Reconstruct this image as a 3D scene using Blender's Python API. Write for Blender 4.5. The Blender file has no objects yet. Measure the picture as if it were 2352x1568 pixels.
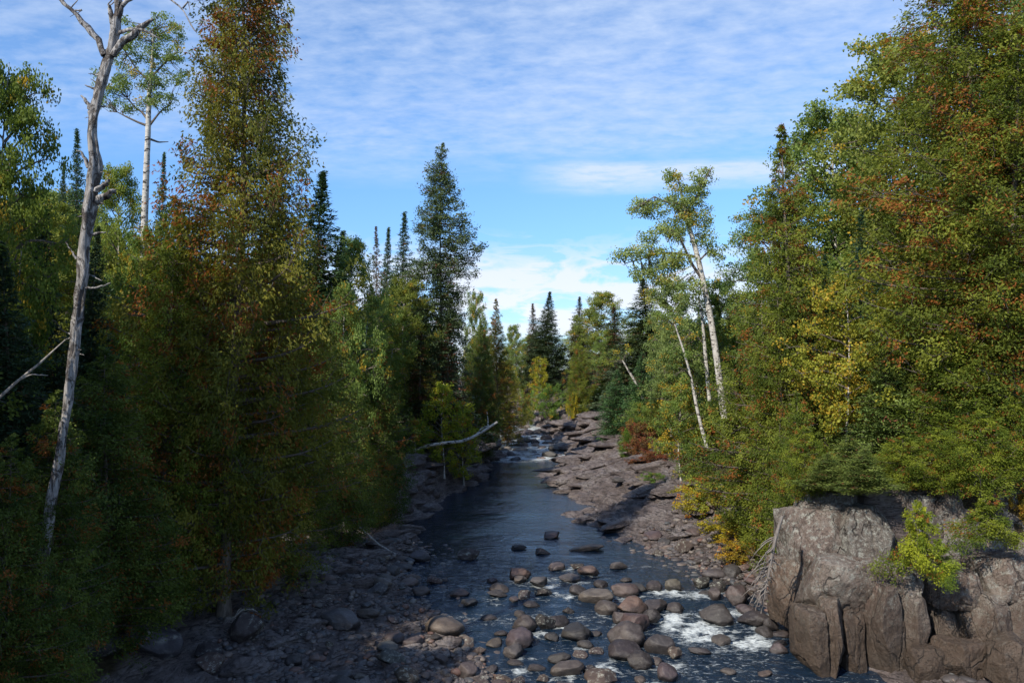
import bpy, math, random
import numpy as np
from math import radians, pi
C = bpy.context.scene
D = bpy.data
col = C.collection
rng = np.random.default_rng(7)
random.seed(7)

# ------------------------------------------------------------------ camera, sky, sun, exposure
FOC = 1846.0                      # focal length in photo pixels (photo 2352 wide)
CAMZ = 8.0
PITCH = math.atan(76/FOC)
cam = D.cameras.new('camera'); cam.sensor_width = 36; cam.lens = 36*FOC/2352
cam.clip_start = 0.2; cam.clip_end = 3000
co = D.objects.new('camera', cam); col.objects.link(co)
co.location = (0, 0, CAMZ); co.rotation_euler = (pi/2+PITCH, 0, 0)
C.camera = co
C.view_settings.view_transform = 'Standard'; C.view_settings.look = 'None'
C.view_settings.exposure = 0.36; C.view_settings.gamma = 1
C.render.resolution_x = 1024; C.render.resolution_y = 682
try:
    C.cycles.max_bounces = 6; C.cycles.transparent_max_bounces = 4
    C.cycles.diffuse_bounces = 3; C.cycles.transmission_bounces = 3
except Exception: pass

SUN_EL = radians(39)
SUN_AZ = math.atan2(-0.64, -0.77)          # direction towards the sun, angle from +Y clockwise (x, y)
sdir = np.array([math.sin(SUN_AZ)*math.cos(SUN_EL), math.cos(SUN_AZ)*math.cos(SUN_EL), math.sin(SUN_EL)])
sl = D.lights.new('sun', 'SUN'); sl.energy = 4.7; sl.angle = radians(0.5); sl.color = (1, .93, .80)
so = D.objects.new('sun', sl); col.objects.link(so)
from mathutils import Vector, Matrix, Euler
so.rotation_euler = Vector(sdir).to_track_quat('Z', 'Y').to_euler()
so.location = (-60, -40, 60)

class NT:
    """tiny node-tree helper"""
    def __init__(s, nt): s.nt = nt; nt.nodes.clear()
    def n(s, t, **k):
        nd = s.nt.nodes.new(t)
        for a, b in k.items():
            if a == 'i':
                for q, v in b.items():
                    if isinstance(v, bpy.types.NodeSocket): s.nt.links.new(v, nd.inputs[q])
                    else: nd.inputs[q].default_value = v
            else: setattr(nd, a, b)
        return nd
    def math(s, op, a, b=0.0, clamp=False):
        m = s.n('ShaderNodeMath', operation=op, use_clamp=clamp)
        for i, v in enumerate((a, b)):
            if isinstance(v, bpy.types.NodeSocket): s.nt.links.new(v, m.inputs[i])
            else: m.inputs[i].default_value = v
        return m.outputs[0]
    def ramp(s, fac, stops, interp='LINEAR'):
        r = s.n('ShaderNodeValToRGB'); s.nt.links.new(fac, r.inputs[0])
        cr = r.color_ramp; cr.interpolation = interp
        while len(cr.elements) < len(stops): cr.elements.new(0.5)
        for e, (p, c) in zip(cr.elements, stops):
            e.position = p
            e.color = (c, c, c, 1) if not hasattr(c, '__len__') else (*c, 1)
        return r.outputs[0]
    def mix(s, f, a, b, blend='MIX'):
        m = s.n('ShaderNodeMix', data_type='RGBA', blend_type=blend)
        for q, v in ((0, f), (6, a), (7, b)):
            if isinstance(v, bpy.types.NodeSocket): s.nt.links.new(v, m.inputs[q])
            elif q == 0: m.inputs[0].default_value = v
            else: m.inputs[q].default_value = (*v, 1)
        return m.outputs[2]
    def noise(s, vec, scale, detail=4, rough=.55, dist=0, lac=2.0, typ='FBM'):
        nd = s.n('ShaderNodeTexNoise'); nd.noise_type = typ
        if vec is not None: s.nt.links.new(vec, nd.inputs['Vector'])
        nd.inputs['Scale'].default_value = scale; nd.inputs['Detail'].default_value = detail
        nd.inputs['Roughness'].default_value = rough; nd.inputs['Distortion'].default_value = dist
        return nd.outputs[0]
    def mapping(s, vec, scale=(1, 1, 1), rot=(0, 0, 0), loc=(0, 0, 0)):
        m = s.n('ShaderNodeMapping'); s.nt.links.new(vec, m.inputs[0])
        m.inputs['Scale'].default_value = scale; m.inputs['Rotation'].default_value = rot
        m.inputs['Location'].default_value = loc
        return m.outputs[0]

world = D.worlds.new('World'); C.world = world; world.use_nodes = True
w = NT(world.node_tree)
sky = w.n('ShaderNodeTexSky', sky_type='NISHITA', sun_disc=False, sun_elevation=SUN_EL,
          sun_rotation=SUN_AZ, altitude=300, air_density=1.0, dust_density=0.35, ozone_density=1.6)
tc = w.n('ShaderNodeTexCoord').outputs['Generated']
sep = w.n('ShaderNodeSeparateXYZ', i={0: tc})
X, Y, Z = sep.outputs
zz = w.math('ADD', w.math('MAXIMUM', Z, 0.0), 0.10)
px_ = w.math('DIVIDE', X, zz); py_ = w.math('DIVIDE', Y, zz)
cv = w.n('ShaderNodeCombineXYZ', i={0: px_, 1: py_, 2: 0.0}).outputs[0]
big = w.noise(w.mapping(cv, (.55, .8, 1), (0, 0, .25)), 1.1, 5, .55, .4)
fine = w.noise(w.mapping(cv, (2.2, 3.2, 1), (0, 0, .45)), 4.4, 7, .60, .15)
wisp = w.noise(w.mapping(cv, (.25, 1.4, 1), (0, 0, .12)), 2.0, 6, .6, .6)
# veil high up
elz = w.math('ADD', Z, w.math('MULTIPLY', w.math('SUBTRACT', big, .5), .10))
veil_m = w.ramp(elz, [(0.232, 0), (0.275, .75), (0.5, 1), (.72, .25)])
veil = w.math('MULTIPLY', veil_m, w.ramp(w.math('ADD', w.math('MULTIPLY', big, .5), w.math('MULTIPLY', fine, .5)), [(.37, .10), (.50, .55), (.63, 1)]))
puff = w.noise(w.mapping(tc, (3.4, 3.4, 10)), 3.0, 8, .58, .5)
# low bank above the trees
elb = w.math('ADD', Z, w.math('MULTIPLY', w.math('SUBTRACT', puff, .5), .16))
bank_m = w.ramp(elb, [(0.03, .55), (0.075, 1), (0.135, 1), (0.170, 0)])
side = w.ramp(w.math('ABSOLUTE', w.math('SUBTRACT', X, .04)), [(.16, 1), (.40, .45)])
bank = w.math('MULTIPLY', w.math('MULTIPLY', bank_m, side), w.ramp(w.math('ADD', w.math('MULTIPLY', puff, .8), w.math('MULTIPLY', wisp, .2)), [(.43, .10), (.51, 1)]))
# streak on the right at about 14 degrees
els = w.math('ADD', w.math('SUBTRACT', Z, w.math('MULTIPLY', X, -.03)), w.math('MULTIPLY', w.math('SUBTRACT', wisp, .5), .05))
st_m = w.ramp(els, [(0.222, 0), (0.238, 1), (0.25, 1), (0.268, 0)])
st_s = w.ramp(X, [(0.0, 0), (.09, 1), (.33, .9), (.5, .5)])
streak = w.math('MULTIPLY', w.math('MULTIPLY', st_m, st_s), w.ramp(fine, [(.3, .45), (.55, .95)]))
cl = w.math('MAXIMUM', w.math('MULTIPLY', veil, .90), w.math('MAXIMUM', w.math('MULTIPLY', bank, .97), w.math('MULTIPLY', streak, .95)), True)
skyc = w.mix(1.0, sky.outputs[0], w.mix(w.ramp(Z, [(.04, 0), (.26, 1)]), (.52, .70, .98), (.64, .91, 1.18)), 'MULTIPLY')
cloudc = w.mix(w.ramp(Z, [(.05, 0), (.3, 1)]), (5.2, 5.5, 6.1), (3.5, 4.25, 5.6))
colr = w.mix(cl, skyc, cloudc)
bg = w.n('ShaderNodeBackground', i={'Color': colr, 'Strength': 0.145})
out = w.n('ShaderNodeOutputWorld', i={'Surface': bg.outputs[0]})

# ------------------------------------------------------------------ helpers
def P(px, py, d):
    """photo pixel (2352x1568) seen at depth d along +Y -> world point"""
    u = (px-1176)/FOC; v = (784-py)/FOC
    y = math.cos(PITCH)-v*math.sin(PITCH); z = math.sin(PITCH)+v*math.cos(PITCH)
    k = d/y
    return np.array([u*k, d, CAMZ+z*k])
def DW(py, z):
    """depth of the point at height z seen at photo row py"""
    return FOC*(CAMZ-z)/(py-860.0)

def hsh(ix, iy, iz, seed=0):
    h = (ix.astype(np.int64)*374761393 + iy.astype(np.int64)*668265263 + iz.astype(np.int64)*2147483647 + seed*974711) & 0xffffffff
    h = ((h ^ (h >> 13))*1274126177) & 0xffffffff
    h = ((h ^ (h >> 16))*2246822519) & 0xffffffff
    h = h ^ (h >> 15)
    return (h & 0xffffff)/float(0xffffff)
def vnoise(x, y, z=None, seed=0):
    x = np.asarray(x, float); y = np.asarray(y, float)
    z = np.zeros_like(x) if z is None else np.asarray(z, float)
    ix, iy, iz = np.floor(x), np.floor(y), np.floor(z)
    fx, fy, fz = x-ix, y-iy, z-iz
    fx = fx*fx*fx*(fx*(fx*6-15)+10); fy = fy*fy*fy*(fy*(fy*6-15)+10); fz = fz*fz*(3-2*fz)
    r = 0
    for dx in (0, 1):
        for dy in (0, 1):
            for dz in (0, 1):
                wgt = (fx if dx else 1-fx)*(fy if dy else 1-fy)*(fz if dz else 1-fz)
                r = r + wgt*hsh(ix+dx, iy+dy, iz+dz, seed)
    return r*2-1
def fbm(x, y, z=None, o=4, seed=0, g=.5):
    a = 1; s = 0; t = 0
    for k in range(o):
        s = s + a*vnoise(x*2**k+k*17.3, y*2**k-k*9.1, None if z is None else z*2**k+k*5.7, seed+k); t += a; a *= g
    return s/t
def sstep(a, b, x):
    t = np.clip((x-a)/(b-a), 0, 1); return t*t*(3-2*t)
def nrm(v):
    return v/np.maximum(np.linalg.norm(v, axis=-1, keepdims=True), 1e-9)

class MB:
    """collects geometry for ONE mesh object"""
    def __init__(s): s.v = []; s.f = []; s.t = []; s.n = 0
    def add(s, v, f, t=0.5):
        v = np.asarray(v, float); s.v.append(v); f = np.asarray(f, int)
        s.f.append(f+s.n); s.n += len(v)
        s.t.append(np.full(len(v), float(t)) if np.isscalar(t) else np.asarray(t, float))
    def tube(s, pts, rad, sides=6, t=.5, rough=0, cap=True):
        pts = np.asarray(pts, float); rad = np.asarray(rad, float); n = len(pts)
        tan = nrm(np.gradient(pts, axis=0))
        ref = np.array([0, 0, 1.]) if abs(tan[0][2]) < .8 else np.array([1., 0, 0])
        b = nrm(np.cross(tan, ref)); c = np.cross(b, tan)
        a = np.arange(sides)*2*pi/sides
        rr = rad[:, None]*np.ones(sides)[None]
        if rough: rr = rr*(1+rough*fbm(np.cos(a)[None]*1.6+pts[:, :1]*0, np.sin(a)[None]*1.6+pts[:, 1:2]*0+3, pts[:, 2:3]*1.7, 3, 3)*1.6)
        V = pts[:, None]+rr[..., None]*(np.cos(a)[None, :, None]*b[:, None]+np.sin(a)[None, :, None]*c[:, None])
        i = np.arange(n-1)[:, None]*sides; j = np.arange(sides)[None]; k = (j+1) % sides
        F = np.stack([i+j, i+k, i+sides+k, i+sides+j], -1).reshape(-1, 4)
        s.add(V.reshape(-1, 3), F, t)
        if cap:
            q = np.arange(sides); cv_ = np.vstack([V[-1], pts[-1]+tan[-1]*rad[-1]*.5])
            s.add(cv_, np.stack([q, (q+1) % sides, np.full(sides, sides), np.full(sides, sides)], -1)[:, :3], t)
    def mesh(s, name, smooth=False):
        me = D.meshes.new(name)
        V = np.concatenate(s.v); me.vertices.add(len(V)); me.vertices.foreach_set('co', V.astype(np.float32).ravel())
        lv = np.concatenate([f.ravel() for f in s.f]); tot = np.concatenate([np.full(len(f), f.shape[1]) for f in s.f])
        me.loops.add(len(lv)); me.loops.foreach_set('vertex_index', lv.astype(np.int32))
        me.polygons.add(len(tot)); me.polygons.foreach_set('loop_start', (np.cumsum(tot)-tot).astype(np.int32))
        if smooth: me.polygons.foreach_set('use_smooth', np.ones(len(tot), bool))
        me.update(calc_edges=True)
        at = me.attributes.new('tint', 'FLOAT', 'POINT'); at.data.foreach_set('value', np.concatenate(s.t).astype(np.float32))
        return me
    def build(s, name, mat, parent=None, smooth=False, origin=None, mx=None):
        me = s.mesh(name, smooth)
        if origin is not None:
            me.transform(Matrix.Translation(-Vector(origin)))
        return link(name, me, mat, parent, origin)
def link(name, me, mat, parent=None, loc=None, color=(1, 1, 1, 1)):
    o = D.objects.new(name, me); col.objects.link(o)
    if mat and not me.materials: me.materials.append(mat)
    if parent: o.parent = parent
    elif loc is not None: o.location = loc
    o.color = color
    return o
def tag(o, label=None, cat=None, group=None, kind=None):
    if label: o['label'] = label
    if cat: o['category'] = cat
    if group: o['group'] = group
    if kind: o['kind'] = kind
    return o
def empty(name, loc, label=None, cat=None, group=None):
    o = D.objects.new(name, None); col.objects.link(o); o.location = loc; o.empty_display_size = .3
    return tag(o, label, cat, group)

# ------------------------------------------------------------------ materials
def newmat(name):
    m = D.materials.new(name); m.use_nodes = True
    return m, NT(m.node_tree)
def finish(n, bsdf): n.n('ShaderNodeOutputMaterial', i={'Surface': bsdf})

def leaf_mat(name, light, dark, accent, acc_at=.8, trans=.35, tcol=1.5):
    """leaves: attribute tint picks dark..light green, above acc_at the dead / autumn colour; obj.color shifts the species and puts shade into left-bank crowns"""
    m, n = newmat(name)
    t = n.n('ShaderNodeAttribute', attribute_name='tint').outputs['Fac']
    oi = n.n('ShaderNodeObjectInfo')
    g = n.ramp(t, [(0, dark), (.55, light)])
    g = n.mix(1.0, g, oi.outputs['Color'], 'MULTIPLY')
    a = n.ramp(t, [(acc_at-.02, 0), (acc_at+.06, 1)])
    c = n.mix(a, g, accent)
    p = n.n('ShaderNodeBsdfPrincipled', i={'Base Color': c, 'Roughness': .62, 'Specular IOR Level': .2})
    tr = n.n('ShaderNodeBsdfTranslucent', i={'Color': n.mix(1.0, c, (tcol, tcol*.95, tcol*.5), 'MULTIPLY')})
    mx = n.n('ShaderNodeMixShader', i={0: trans, 1: p.outputs[0], 2: tr.outputs[0]})
    finish(n, mx.outputs[0]); return m

M_cedar = leaf_mat('cedar_sprays', (.19, .215, .035), (.045, .075, .014), (.27, .095, .022), .80, .34)
M_spruce = leaf_mat('spruce_needles', (.075, .112, .050), (.030, .055, .028), (.17, .065, .035), .84, .16)
M_broad = leaf_mat('broad_leaves', (.22, .27, .075), (.09, .14, .035), (.45, .30, .035), .86, .38)
M_autumn = leaf_mat('yellow_leaves', (.48, .37, .030), (.16, .19, .028), (.42, .13, .025), .90, .38)
M_rust = leaf_mat('rusty_leaves', (.17, .11, .035), (.09, .075, .03), (.19, .060, .030), .66, .30)

def bark_mat(name, a, b, zs=3.0, birch=False):
    m, n = newmat(name)
    tcn = n.n('ShaderNodeTexCoord').outputs['Object']
    v1 = n.mapping(tcn, (9, 9, zs))
    f = n.noise(v1, 1.6, 6, .65, .3)
    c = n.ramp(f, [(.3, b), (.62, a)])
    if birch:
        v2 = n.mapping(tcn, (2.2, 2.2, 4.2))
        k = n.noise(v2, 1.5, 4, .6, .8)
        c = n.mix(n.ramp(k, [(.54, 0), (.60, 1)]), c, (.045, .038, .032))
        v3 = n.mapping(tcn, (1.5, 1.5, 30))
        c = n.mix(n.math('MULTIPLY', n.ramp(n.noise(v3, 1, 2), [(.6, 0), (.66, .8)]), 1), c, (.09, .075, .06))
    bp = n.n('ShaderNodeBump', i={'Height': f, 'Strength': .7, 'Distance': .04})
    p = n.n('ShaderNodeBsdfPrincipled', i={'Base Color': c, 'Roughness': .85, 'Normal': bp.outputs[0], 'Specular IOR Level': .2})
    finish(n, p.outputs[0]); return m
M_bark = bark_mat('grey_bark', (.20, .165, .135), (.06, .048, .038))
M_birch = bark_mat('birch_bark', (.56, .53, .48), (.34, .31, .28), 2.0, True)
M_dead = bark_mat('dead_wood', (.42, .38, .34), (.17, .145, .125), .9)
M_twig = bark_mat('twigs', (.17, .14, .115), (.07, .055, .045), 4)

M_grey = bark_mat('grey_dead_wood', (.24, .21, .19), (.08, .068, .06), 1.2)
def snag_mat():
    m, n = newmat('weathered_snag')
    tcn = n.n('ShaderNodeTexCoord').outputs['Object']
    f = n.noise(n.mapping(tcn, (14, 14, 1.4)), 1.5, 6, .65, .2)
    c = n.ramp(f, [(.36, (.12, .108, .10)), (.60, (.38, .36, .35))])
    k = n.noise(n.mapping(tcn, (3, 3, 1.6)), 1.5, 5, .7, 1.0)
    c = n.mix(n.ramp(k, [(.50, 0), (.57, .92)]), c, (.060, .045, .038))
    bp = n.n('ShaderNodeBump', i={'Height': n.math('ADD', f, n.math('MULTIPLY', n.ramp(k, [(.5, 1), (.6, 0)]), .8)), 'Strength': .9, 'Distance': .05})
    p = n.n('ShaderNodeBsdfPrincipled', i={'Base Color': c, 'Roughness': .8, 'Normal': bp.outputs[0]})
    finish(n, p.outputs[0]); return m
M_snag = snag_mat()

def rock_mat(name, lichen=0.0, wet=False, coords='Object', sc=1.0):
    m, n = newmat(name)
    if coords == 'Object': tcn = n.n('ShaderNodeTexCoord').outputs['Object']
    else: tcn = n.n('ShaderNodeNewGeometry').outputs['Position']
    oi = n.n('ShaderNodeObjectInfo')
    loc = n.n('ShaderNodeVectorMath', operation='ADD', i={0: tcn, 1: oi.outputs['Location']}).outputs[0] if coords == 'Object' else tcn
    f1 = n.noise(loc, 1.6*sc, 6, .62, .4)
    f2 = n.noise(loc, 22*sc, 4, .7)
    c = n.ramp(f1, [(.30, (.060, .048, .044)), (.5, (.105, .086, .080)), (.68, (.16, .135, .12))])
    c = n.mix(1.0, c, oi.outputs['Color'], 'MULTIPLY')
    c = n.mix(n.ramp(f2, [(.38, .45), (.6, 0)]), c, (.05, .042, .04))
    if wet:
        gz_ = n.n('ShaderNodeSeparateXYZ', i={0: n.n('ShaderNodeTexCoord').outputs['Generated']}).outputs[2]
        wl_ = n.ramp(n.math('ADD', gz_, n.math('MULTIPLY', n.math('SUBTRACT', f1, .5), .3)), [(.50, 1), (.60, 0)])
        c = n.mix(n.math('MULTIPLY', wl_, .62), c, (.022, .018, .017))
        l = n.noise(loc, 5.5, 7, .75); c = n.mix(n.ramp(l, [(.56, 0), (.66, .35)]), c, (.20, .18, .16))
    if lichen:
        l = n.noise(loc, 3.2, 8, .78, .2); l2 = n.noise(loc, .8, 3, .5)
        lm = n.math('MULTIPLY', n.ramp(l, [(.53, 0), (.60, lichen)]), n.ramp(l2, [(.38, .15), (.58, 1)]))
        c = n.mix(lm, c, (.34, .34, .29))
    h = n.math('ADD', n.math('MULTIPLY', f1, 1.2), n.math('MULTIPLY', f2, .25))
    bp = n.n('ShaderNodeBump', i={'Height': h, 'Strength': .55, 'Distance': .06})
    p = n.n('ShaderNodeBsdfPrincipled', i={'Base Color': c, 'Roughness': .60 if wet else .78, 'Normal': bp.outputs[0], 'Specular IOR Level': .5 if wet else .3})
    finish(n, p.outputs[0]); return m
M_rock = rock_mat('river_rock', 0, True)
M_rockl = rock_mat('lichen_rock', .75)

def cliff_mat():
    m, n = newmat('cliff_rock')
    g = n.n('ShaderNodeNewGeometry').outputs['Position']
    oi = n.n('ShaderNodeObjectInfo')
    f1 = n.noise(g, .8, 8, .62, .6); f2 = n.noise(g, 14, 5, .72); f3 = n.noise(g, 2.6, 6, .65, .8)
    c = n.ramp(f1, [(.34, (.082, .060, .052)), (.5, (.145, .118, .105)), (.64, (.195, .175, .160))])
    c = n.mix(1.0, c, oi.outputs['Color'], 'MULTIPLY')
    c = n.mix(n.ramp(f2, [(.36, .55), (.52, 0)]), c, (.06, .05, .045))
    z = n.n('ShaderNodeSeparateXYZ', i={0: g}).outputs[2]
    zl = n.math('ADD', z, n.math('MULTIPLY', n.math('SUBTRACT', f3, .5), 2.5))
    up = n.ramp(n.math('MULTIPLY', zl, .2), [(.12, .25), (.45, 1)])
    l = n.noise(g, 5.5, 9, .8, .2)
    c = n.mix(n.math('MULTIPLY', n.ramp(l, [(.50, 0), (.59, .8)]), up), c, (.30, .30, .265))
    c = n.mix(n.ramp(n.math('MULTIPLY', zl, .3), [(.05, .8), (.75, 0)]), c, (.062, .044, .032))     # darker brown towards the foot
    # hairline cracks
    vor = n.n('ShaderNodeTexVoronoi', feature='DISTANCE_TO_EDGE', i={'Vector': n.mapping(n.n('ShaderNodeVectorMath', operation='ADD', i={0: g, 1: n.n('ShaderNodeTexNoise', i={'Vector': g, 'Scale': 1.2, 'Detail': 4}).outputs['Color']}).outputs[0], (.9, .9, .30))})
    vor.inputs['Scale'].default_value = .85
    crack = n.math('MAXIMUM', n.ramp(vor.outputs[0], [(0, 0), (.016, 1)]), n.ramp(n.noise(g, .9, 3), [(.46, 0), (.56, 1)]))
    c = n.mix(crack, (.03, .025, .022), c)
    vo2 = n.n('ShaderNodeTexVoronoi', feature='DISTANCE_TO_EDGE', i={'Vector': n.mapping(n.n('ShaderNodeVectorMath', operation='ADD', i={0: g, 1: n.n('ShaderNodeTexNoise', i={'Vector': g, 'Scale': 2.2, 'Detail': 5}).outputs['Color']}).outputs[0], (2.2, 2.2, 1.0), (.2, .1, .3))})
    crack2 = n.math('MAXIMUM', n.ramp(vo2.outputs[0], [(0, 0), (.03, 1)]), n.ramp(n.noise(g, 1.3, 3), [(.50, 0), (.58, 1)]))
    c = n.mix(crack2, (.045, .036, .032), c); crack = n.math('MULTIPLY', crack, crack2)
    h = n.math('ADD', n.math('ADD', n.math('MULTIPLY', f3, 1.3), n.math('MULTIPLY', f2, .3)), n.math('MULTIPLY', crack, .5))
    bp = n.n('ShaderNodeBump', i={'Height': h, 'Strength': .8, 'Distance': .12})
    p = n.n('ShaderNodeBsdfPrincipled', i={'Base Color': c, 'Roughness': .82, 'Normal': bp.outputs[0], 'Specular IOR Level': .25})
    finish(n, p.outputs[0]); return m
M_cliff = cliff_mat()

def terrain_mat():
    m, n = newmat('bedrock_and_soil')
    g = n.n('ShaderNodeNewGeometry').outputs['Position']
    f1 = n.noise(n.mapping(g, (1, .45, 2.2), (0, 0, .7)), .9, 8, .62, .5)
    f2 = n.noise(g, 9, 6, .7); f3 = n.noise(n.mapping(g, (1, .35, 6), (0, .12, .75)), 3.4, 7, .7, .6)
    rock = n.ramp(f1, [(.30, (.115, .088, .082)), (.5, (.225, .182, .170)), (.68, (.34, .30, .285))])
    rock = n.mix(n.ramp(f3, [(.40, .85), (.50, 0)]), rock, (.035, .028, .028))
    rock = n.mix(n.ramp(f2, [(.36, .5), (.5, 0)]), rock, (.09, .07, .06))
    soil = n.ramp(f2, [(.35, (.045, .032, .018)), (.55, (.085, .062, .03)), (.66, (.10, .105, .03))])
    t = n.n('ShaderNodeAttribute', attribute_name='tint').outputs['Fac']
    tt = n.math('ADD', t, n.math('MULTIPLY', n.math('SUBTRACT', n.noise(g, 1.4, 5, .65), .5), .5))
    c = n.mix(n.ramp(tt, [(.45, 0), (.6, 1)]), rock, soil)
    h = n.math('ADD', n.math('MULTIPLY', f3, 1.6), n.math('MULTIPLY', f2, .45))
    bp = n.n('ShaderNodeBump', i={'Height': h, 'Strength': 1.0, 'Distance': .22})
    p = n.n('ShaderNodeBsdfPrincipled', i={'Base Color': c, 'Roughness': .74, 'Normal': bp.outputs[0], 'Specular IOR Level': .3})
    finish(n, p.outputs[0]); return m
M_terrain = terrain_mat()

def water_mat():
    m, n = newmat('river_water')
    g = n.n('ShaderNodeNewGeometry').outputs['Position']
    t = n.n('ShaderNodeAttribute', attribute_name='tint').outputs['Fac']     # 0 calm .. 1 foaming
    a = n.noise(n.mapping(g, (.8, 1.1, 1)), 2.2, 5, .6, .8)
    b = n.noise(n.mapping(g, (1, .7, 1)), 9, 5, .65, .6)
    calm = n.math('ADD', n.math('MULTIPLY', a, 1.0), n.math('MULTIPLY', b, .16))
    st = n.ramp(t, [(0, .07), (.30, .40), (.6, 1.0)])
    bp = n.n('ShaderNodeBump', i={'Height': calm, 'Strength': st, 'Distance': .22})
    fo = n.noise(n.mapping(g, (.8, 1.6, 1), (0, 0, -.2)), 4.0, 9, .78, 1.0)
    thr = n.math('ADD', n.math('MULTIPLY', t, .42), fo)
    fm = n.ramp(thr, [(.73, 0), (.93, .80)])
    p = n.n('ShaderNodeBsdfPrincipled', i={'Base Color': (.008, .018, .034, 1), 'Roughness': .05, 'IOR': 1.33, 'Normal': bp.outputs[0]})
    f = n.n('ShaderNodeBsdfPrincipled', i={'Base Color': (.62, .66, .66, 1), 'Roughness': .7, 'Normal': bp.outputs[0]})
    finish(n, n.n('ShaderNodeMixShader', i={0: fm, 1: p.outputs[0], 2: f.outputs[0]}).outputs[0]); return m
M_water = water_mat()

# ------------------------------------------------------------------ terrain
YS = [0, 15, 22.3, 23.6, 25, 27.3, 30, 33.6, 36, 39, 43, 49, 57, 64, 74, 87, 100, 115, 130, 150, 400]
LS = [1, .5, -.5, -.9, -1.3, -2.6, -3.5, -4.3, -3.7, -4.8, -6.2, -5.3, -3.7, -2.9, -1.8, -1.4, -1.8, -4.5, -9, -16, -60]
RS = [11, 11.5, 11.2, 11.0, 9.5, 9.2, 8.8, 7.7, 6.9, 5.6, 3.9, 4.1, 3.6, 2.4, 5.0, 6.0, 4.3, 1.5, -3.5, -9, -50]
ZY = [0, 23, 27.5, 30, 70, 90, 105, 118, 140, 200, 600]
ZW = [-.75, -.70, -.30, 0, 0, .55, .95, 1.5, 2.6, 4.0, 14]
def wl(y): return np.interp(y, ZY, ZW)
def ground(x, y, detail=True):
    x = np.asarray(x, float); y = np.asarray(y, float)
    wob = .5*fbm(x*.25, y*.25, None, 3, 5)*np.clip(y/30, .6, 2)+.3*fbm(x*1.3, y*1.3, None, 3, 8)
    L = np.interp(y, YS, LS)+wob; R = np.interp(y, YS, RS)-wob*.9
    W = wl(y)
    dl = L-x; dr = x-R
    din = np.minimum(-dl, -dr)
    z = -np.clip(din*.45, 0, .75)
    # left bank
    near = sstep(46, 38, y)
    hl_near = np.clip(dl, 0, 9)*.10+np.clip(dl-9, 0, 10)*.30+np.clip(dl-19, 0, 60)*.12
    stp = sstep(42, 50, y)*sstep(86, 72, y)*.5
    hl_far = np.clip(dl, 0, 1.3)*(.55+2*stp)+np.clip(dl-1.3, 0, 13)*.16+np.clip(dl-14.3, 0, 80)*.14
    hl = near*hl_near+(1-near)*hl_far
    # right bank
    s = np.interp(y, [28, 36, 50, 70, 90], [.22, .30, .36, .42, .40])
    hr = np.clip(dr, 0, 7.5)*s+np.clip(dr-7.5, 0, 60)*.16
    z = z+np.where(dl > 0, hl, 0)+np.where(dr > 0, hr, 0)
    # plateau behind the cliff
    xe = np.interp(y, [23, 29, 34, 42], [10.3, 10.4, 11.8, 13.5])
    pl = sstep(-.2, .9, x-xe)*sstep(24.4, 25.4, y)
    top = 4.05+.16*np.clip(x-xe, 0, 40)+.03*(y-25)
    z = np.where(pl > 0, np.maximum(z, z*(1-pl)+pl*(top-W)), z)
    # far end shelf of rock crossing the view at about 110-150 m
    land = np.maximum(dl, dr)
    z = z+W
    if detail:
        amp = sstep(-1.0, 1.0, land)
        n1 = fbm(x*.35, y*.22, None, 4, 11); n2 = fbm(x*1.5, y*1.1, None, 4, 21)
        zr = z+amp*(.32*n1+.10*n2)*np.clip(y/40, .8, 2)
        # stepped ledges of the bedrock
        st = .30*np.clip(y/42, .8, 2.4)
        rg = 1-np.abs(fbm(x*.55+y*.35, y*1.25-x*.3, None, 4, 41)); zr = zr+amp*(rg-.75)*.42*np.clip(y/42, .7, 2)*sstep(12, 9, land)*(1-pl)
        q = (zr+.10*x*sstep(0, 2, dr)+.05*y*0+.22*fbm(x*.8, y*.5, None, 3, 31))/st
        fr = q-np.floor(q)
        qq = np.floor(q)+np.clip((fr-.55)/.38, 0, 1)**1.3
        led = sstep(-.6, .4, land)*(1-sstep(9, 14, land))*(1-pl)
        zr = zr+led*(qq-q+.25)*st*.85
        z = zr
    return z
def gz(x, y): return float(ground(np.array([x]), np.array([y]))[0])

rows = [6.0]
while rows[-1] < 150: rows.append(rows[-1]*1.0042 if rows[-1] > 17 else rows[-1]*1.02)
while rows[-1] < 900: rows.append(rows[-1]*1.05)
rows = np.array(rows)
u = np.concatenate([-np.geomspace(3.0, .62, 26)[:-1], np.linspace(-.62, .66, 560), np.geomspace(.66, 3.0, 26)[1:]])
YY, UU = np.meshgrid(rows, u, indexing='ij'); XX = UU*(YY+4)
ZZ = ground(XX, YY)
far = sstep(140, 300, YY); ZZ = ZZ*(1-far)+far*np.minimum(ZZ, 6)
LL = np.interp(YY, YS, LS); RR = np.interp(YY, YS, RS); land = np.maximum(LL-XX, XX-RR)
lim = np.interp(YY, [20, 38, 46, 60, 100, 130], [10, 8.5, 5.5, 6.5, 5, 4.5])
limR = np.interp(YY, [20, 31, 40, 60, 80, 130], [3, 4.5, 6.5, 8.5, 6.5, 6])
soil = sstep(-1.2, 1.2, np.where(XX > RR, (XX-RR)-limR, (LL-XX)-lim))
b = MB(); nr, nc = ZZ.shape
i = np.arange(nr-1)[:, None]*nc+np.arange(nc-1)[None]
b.add(np.stack([XX, YY, ZZ], -1).reshape(-1, 3), np.stack([i, i+1, i+nc+1, i+nc], -1).reshape(-1, 4), soil.ravel())
tag(b.build('ground', M_terrain, None, True), kind='structure')

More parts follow.
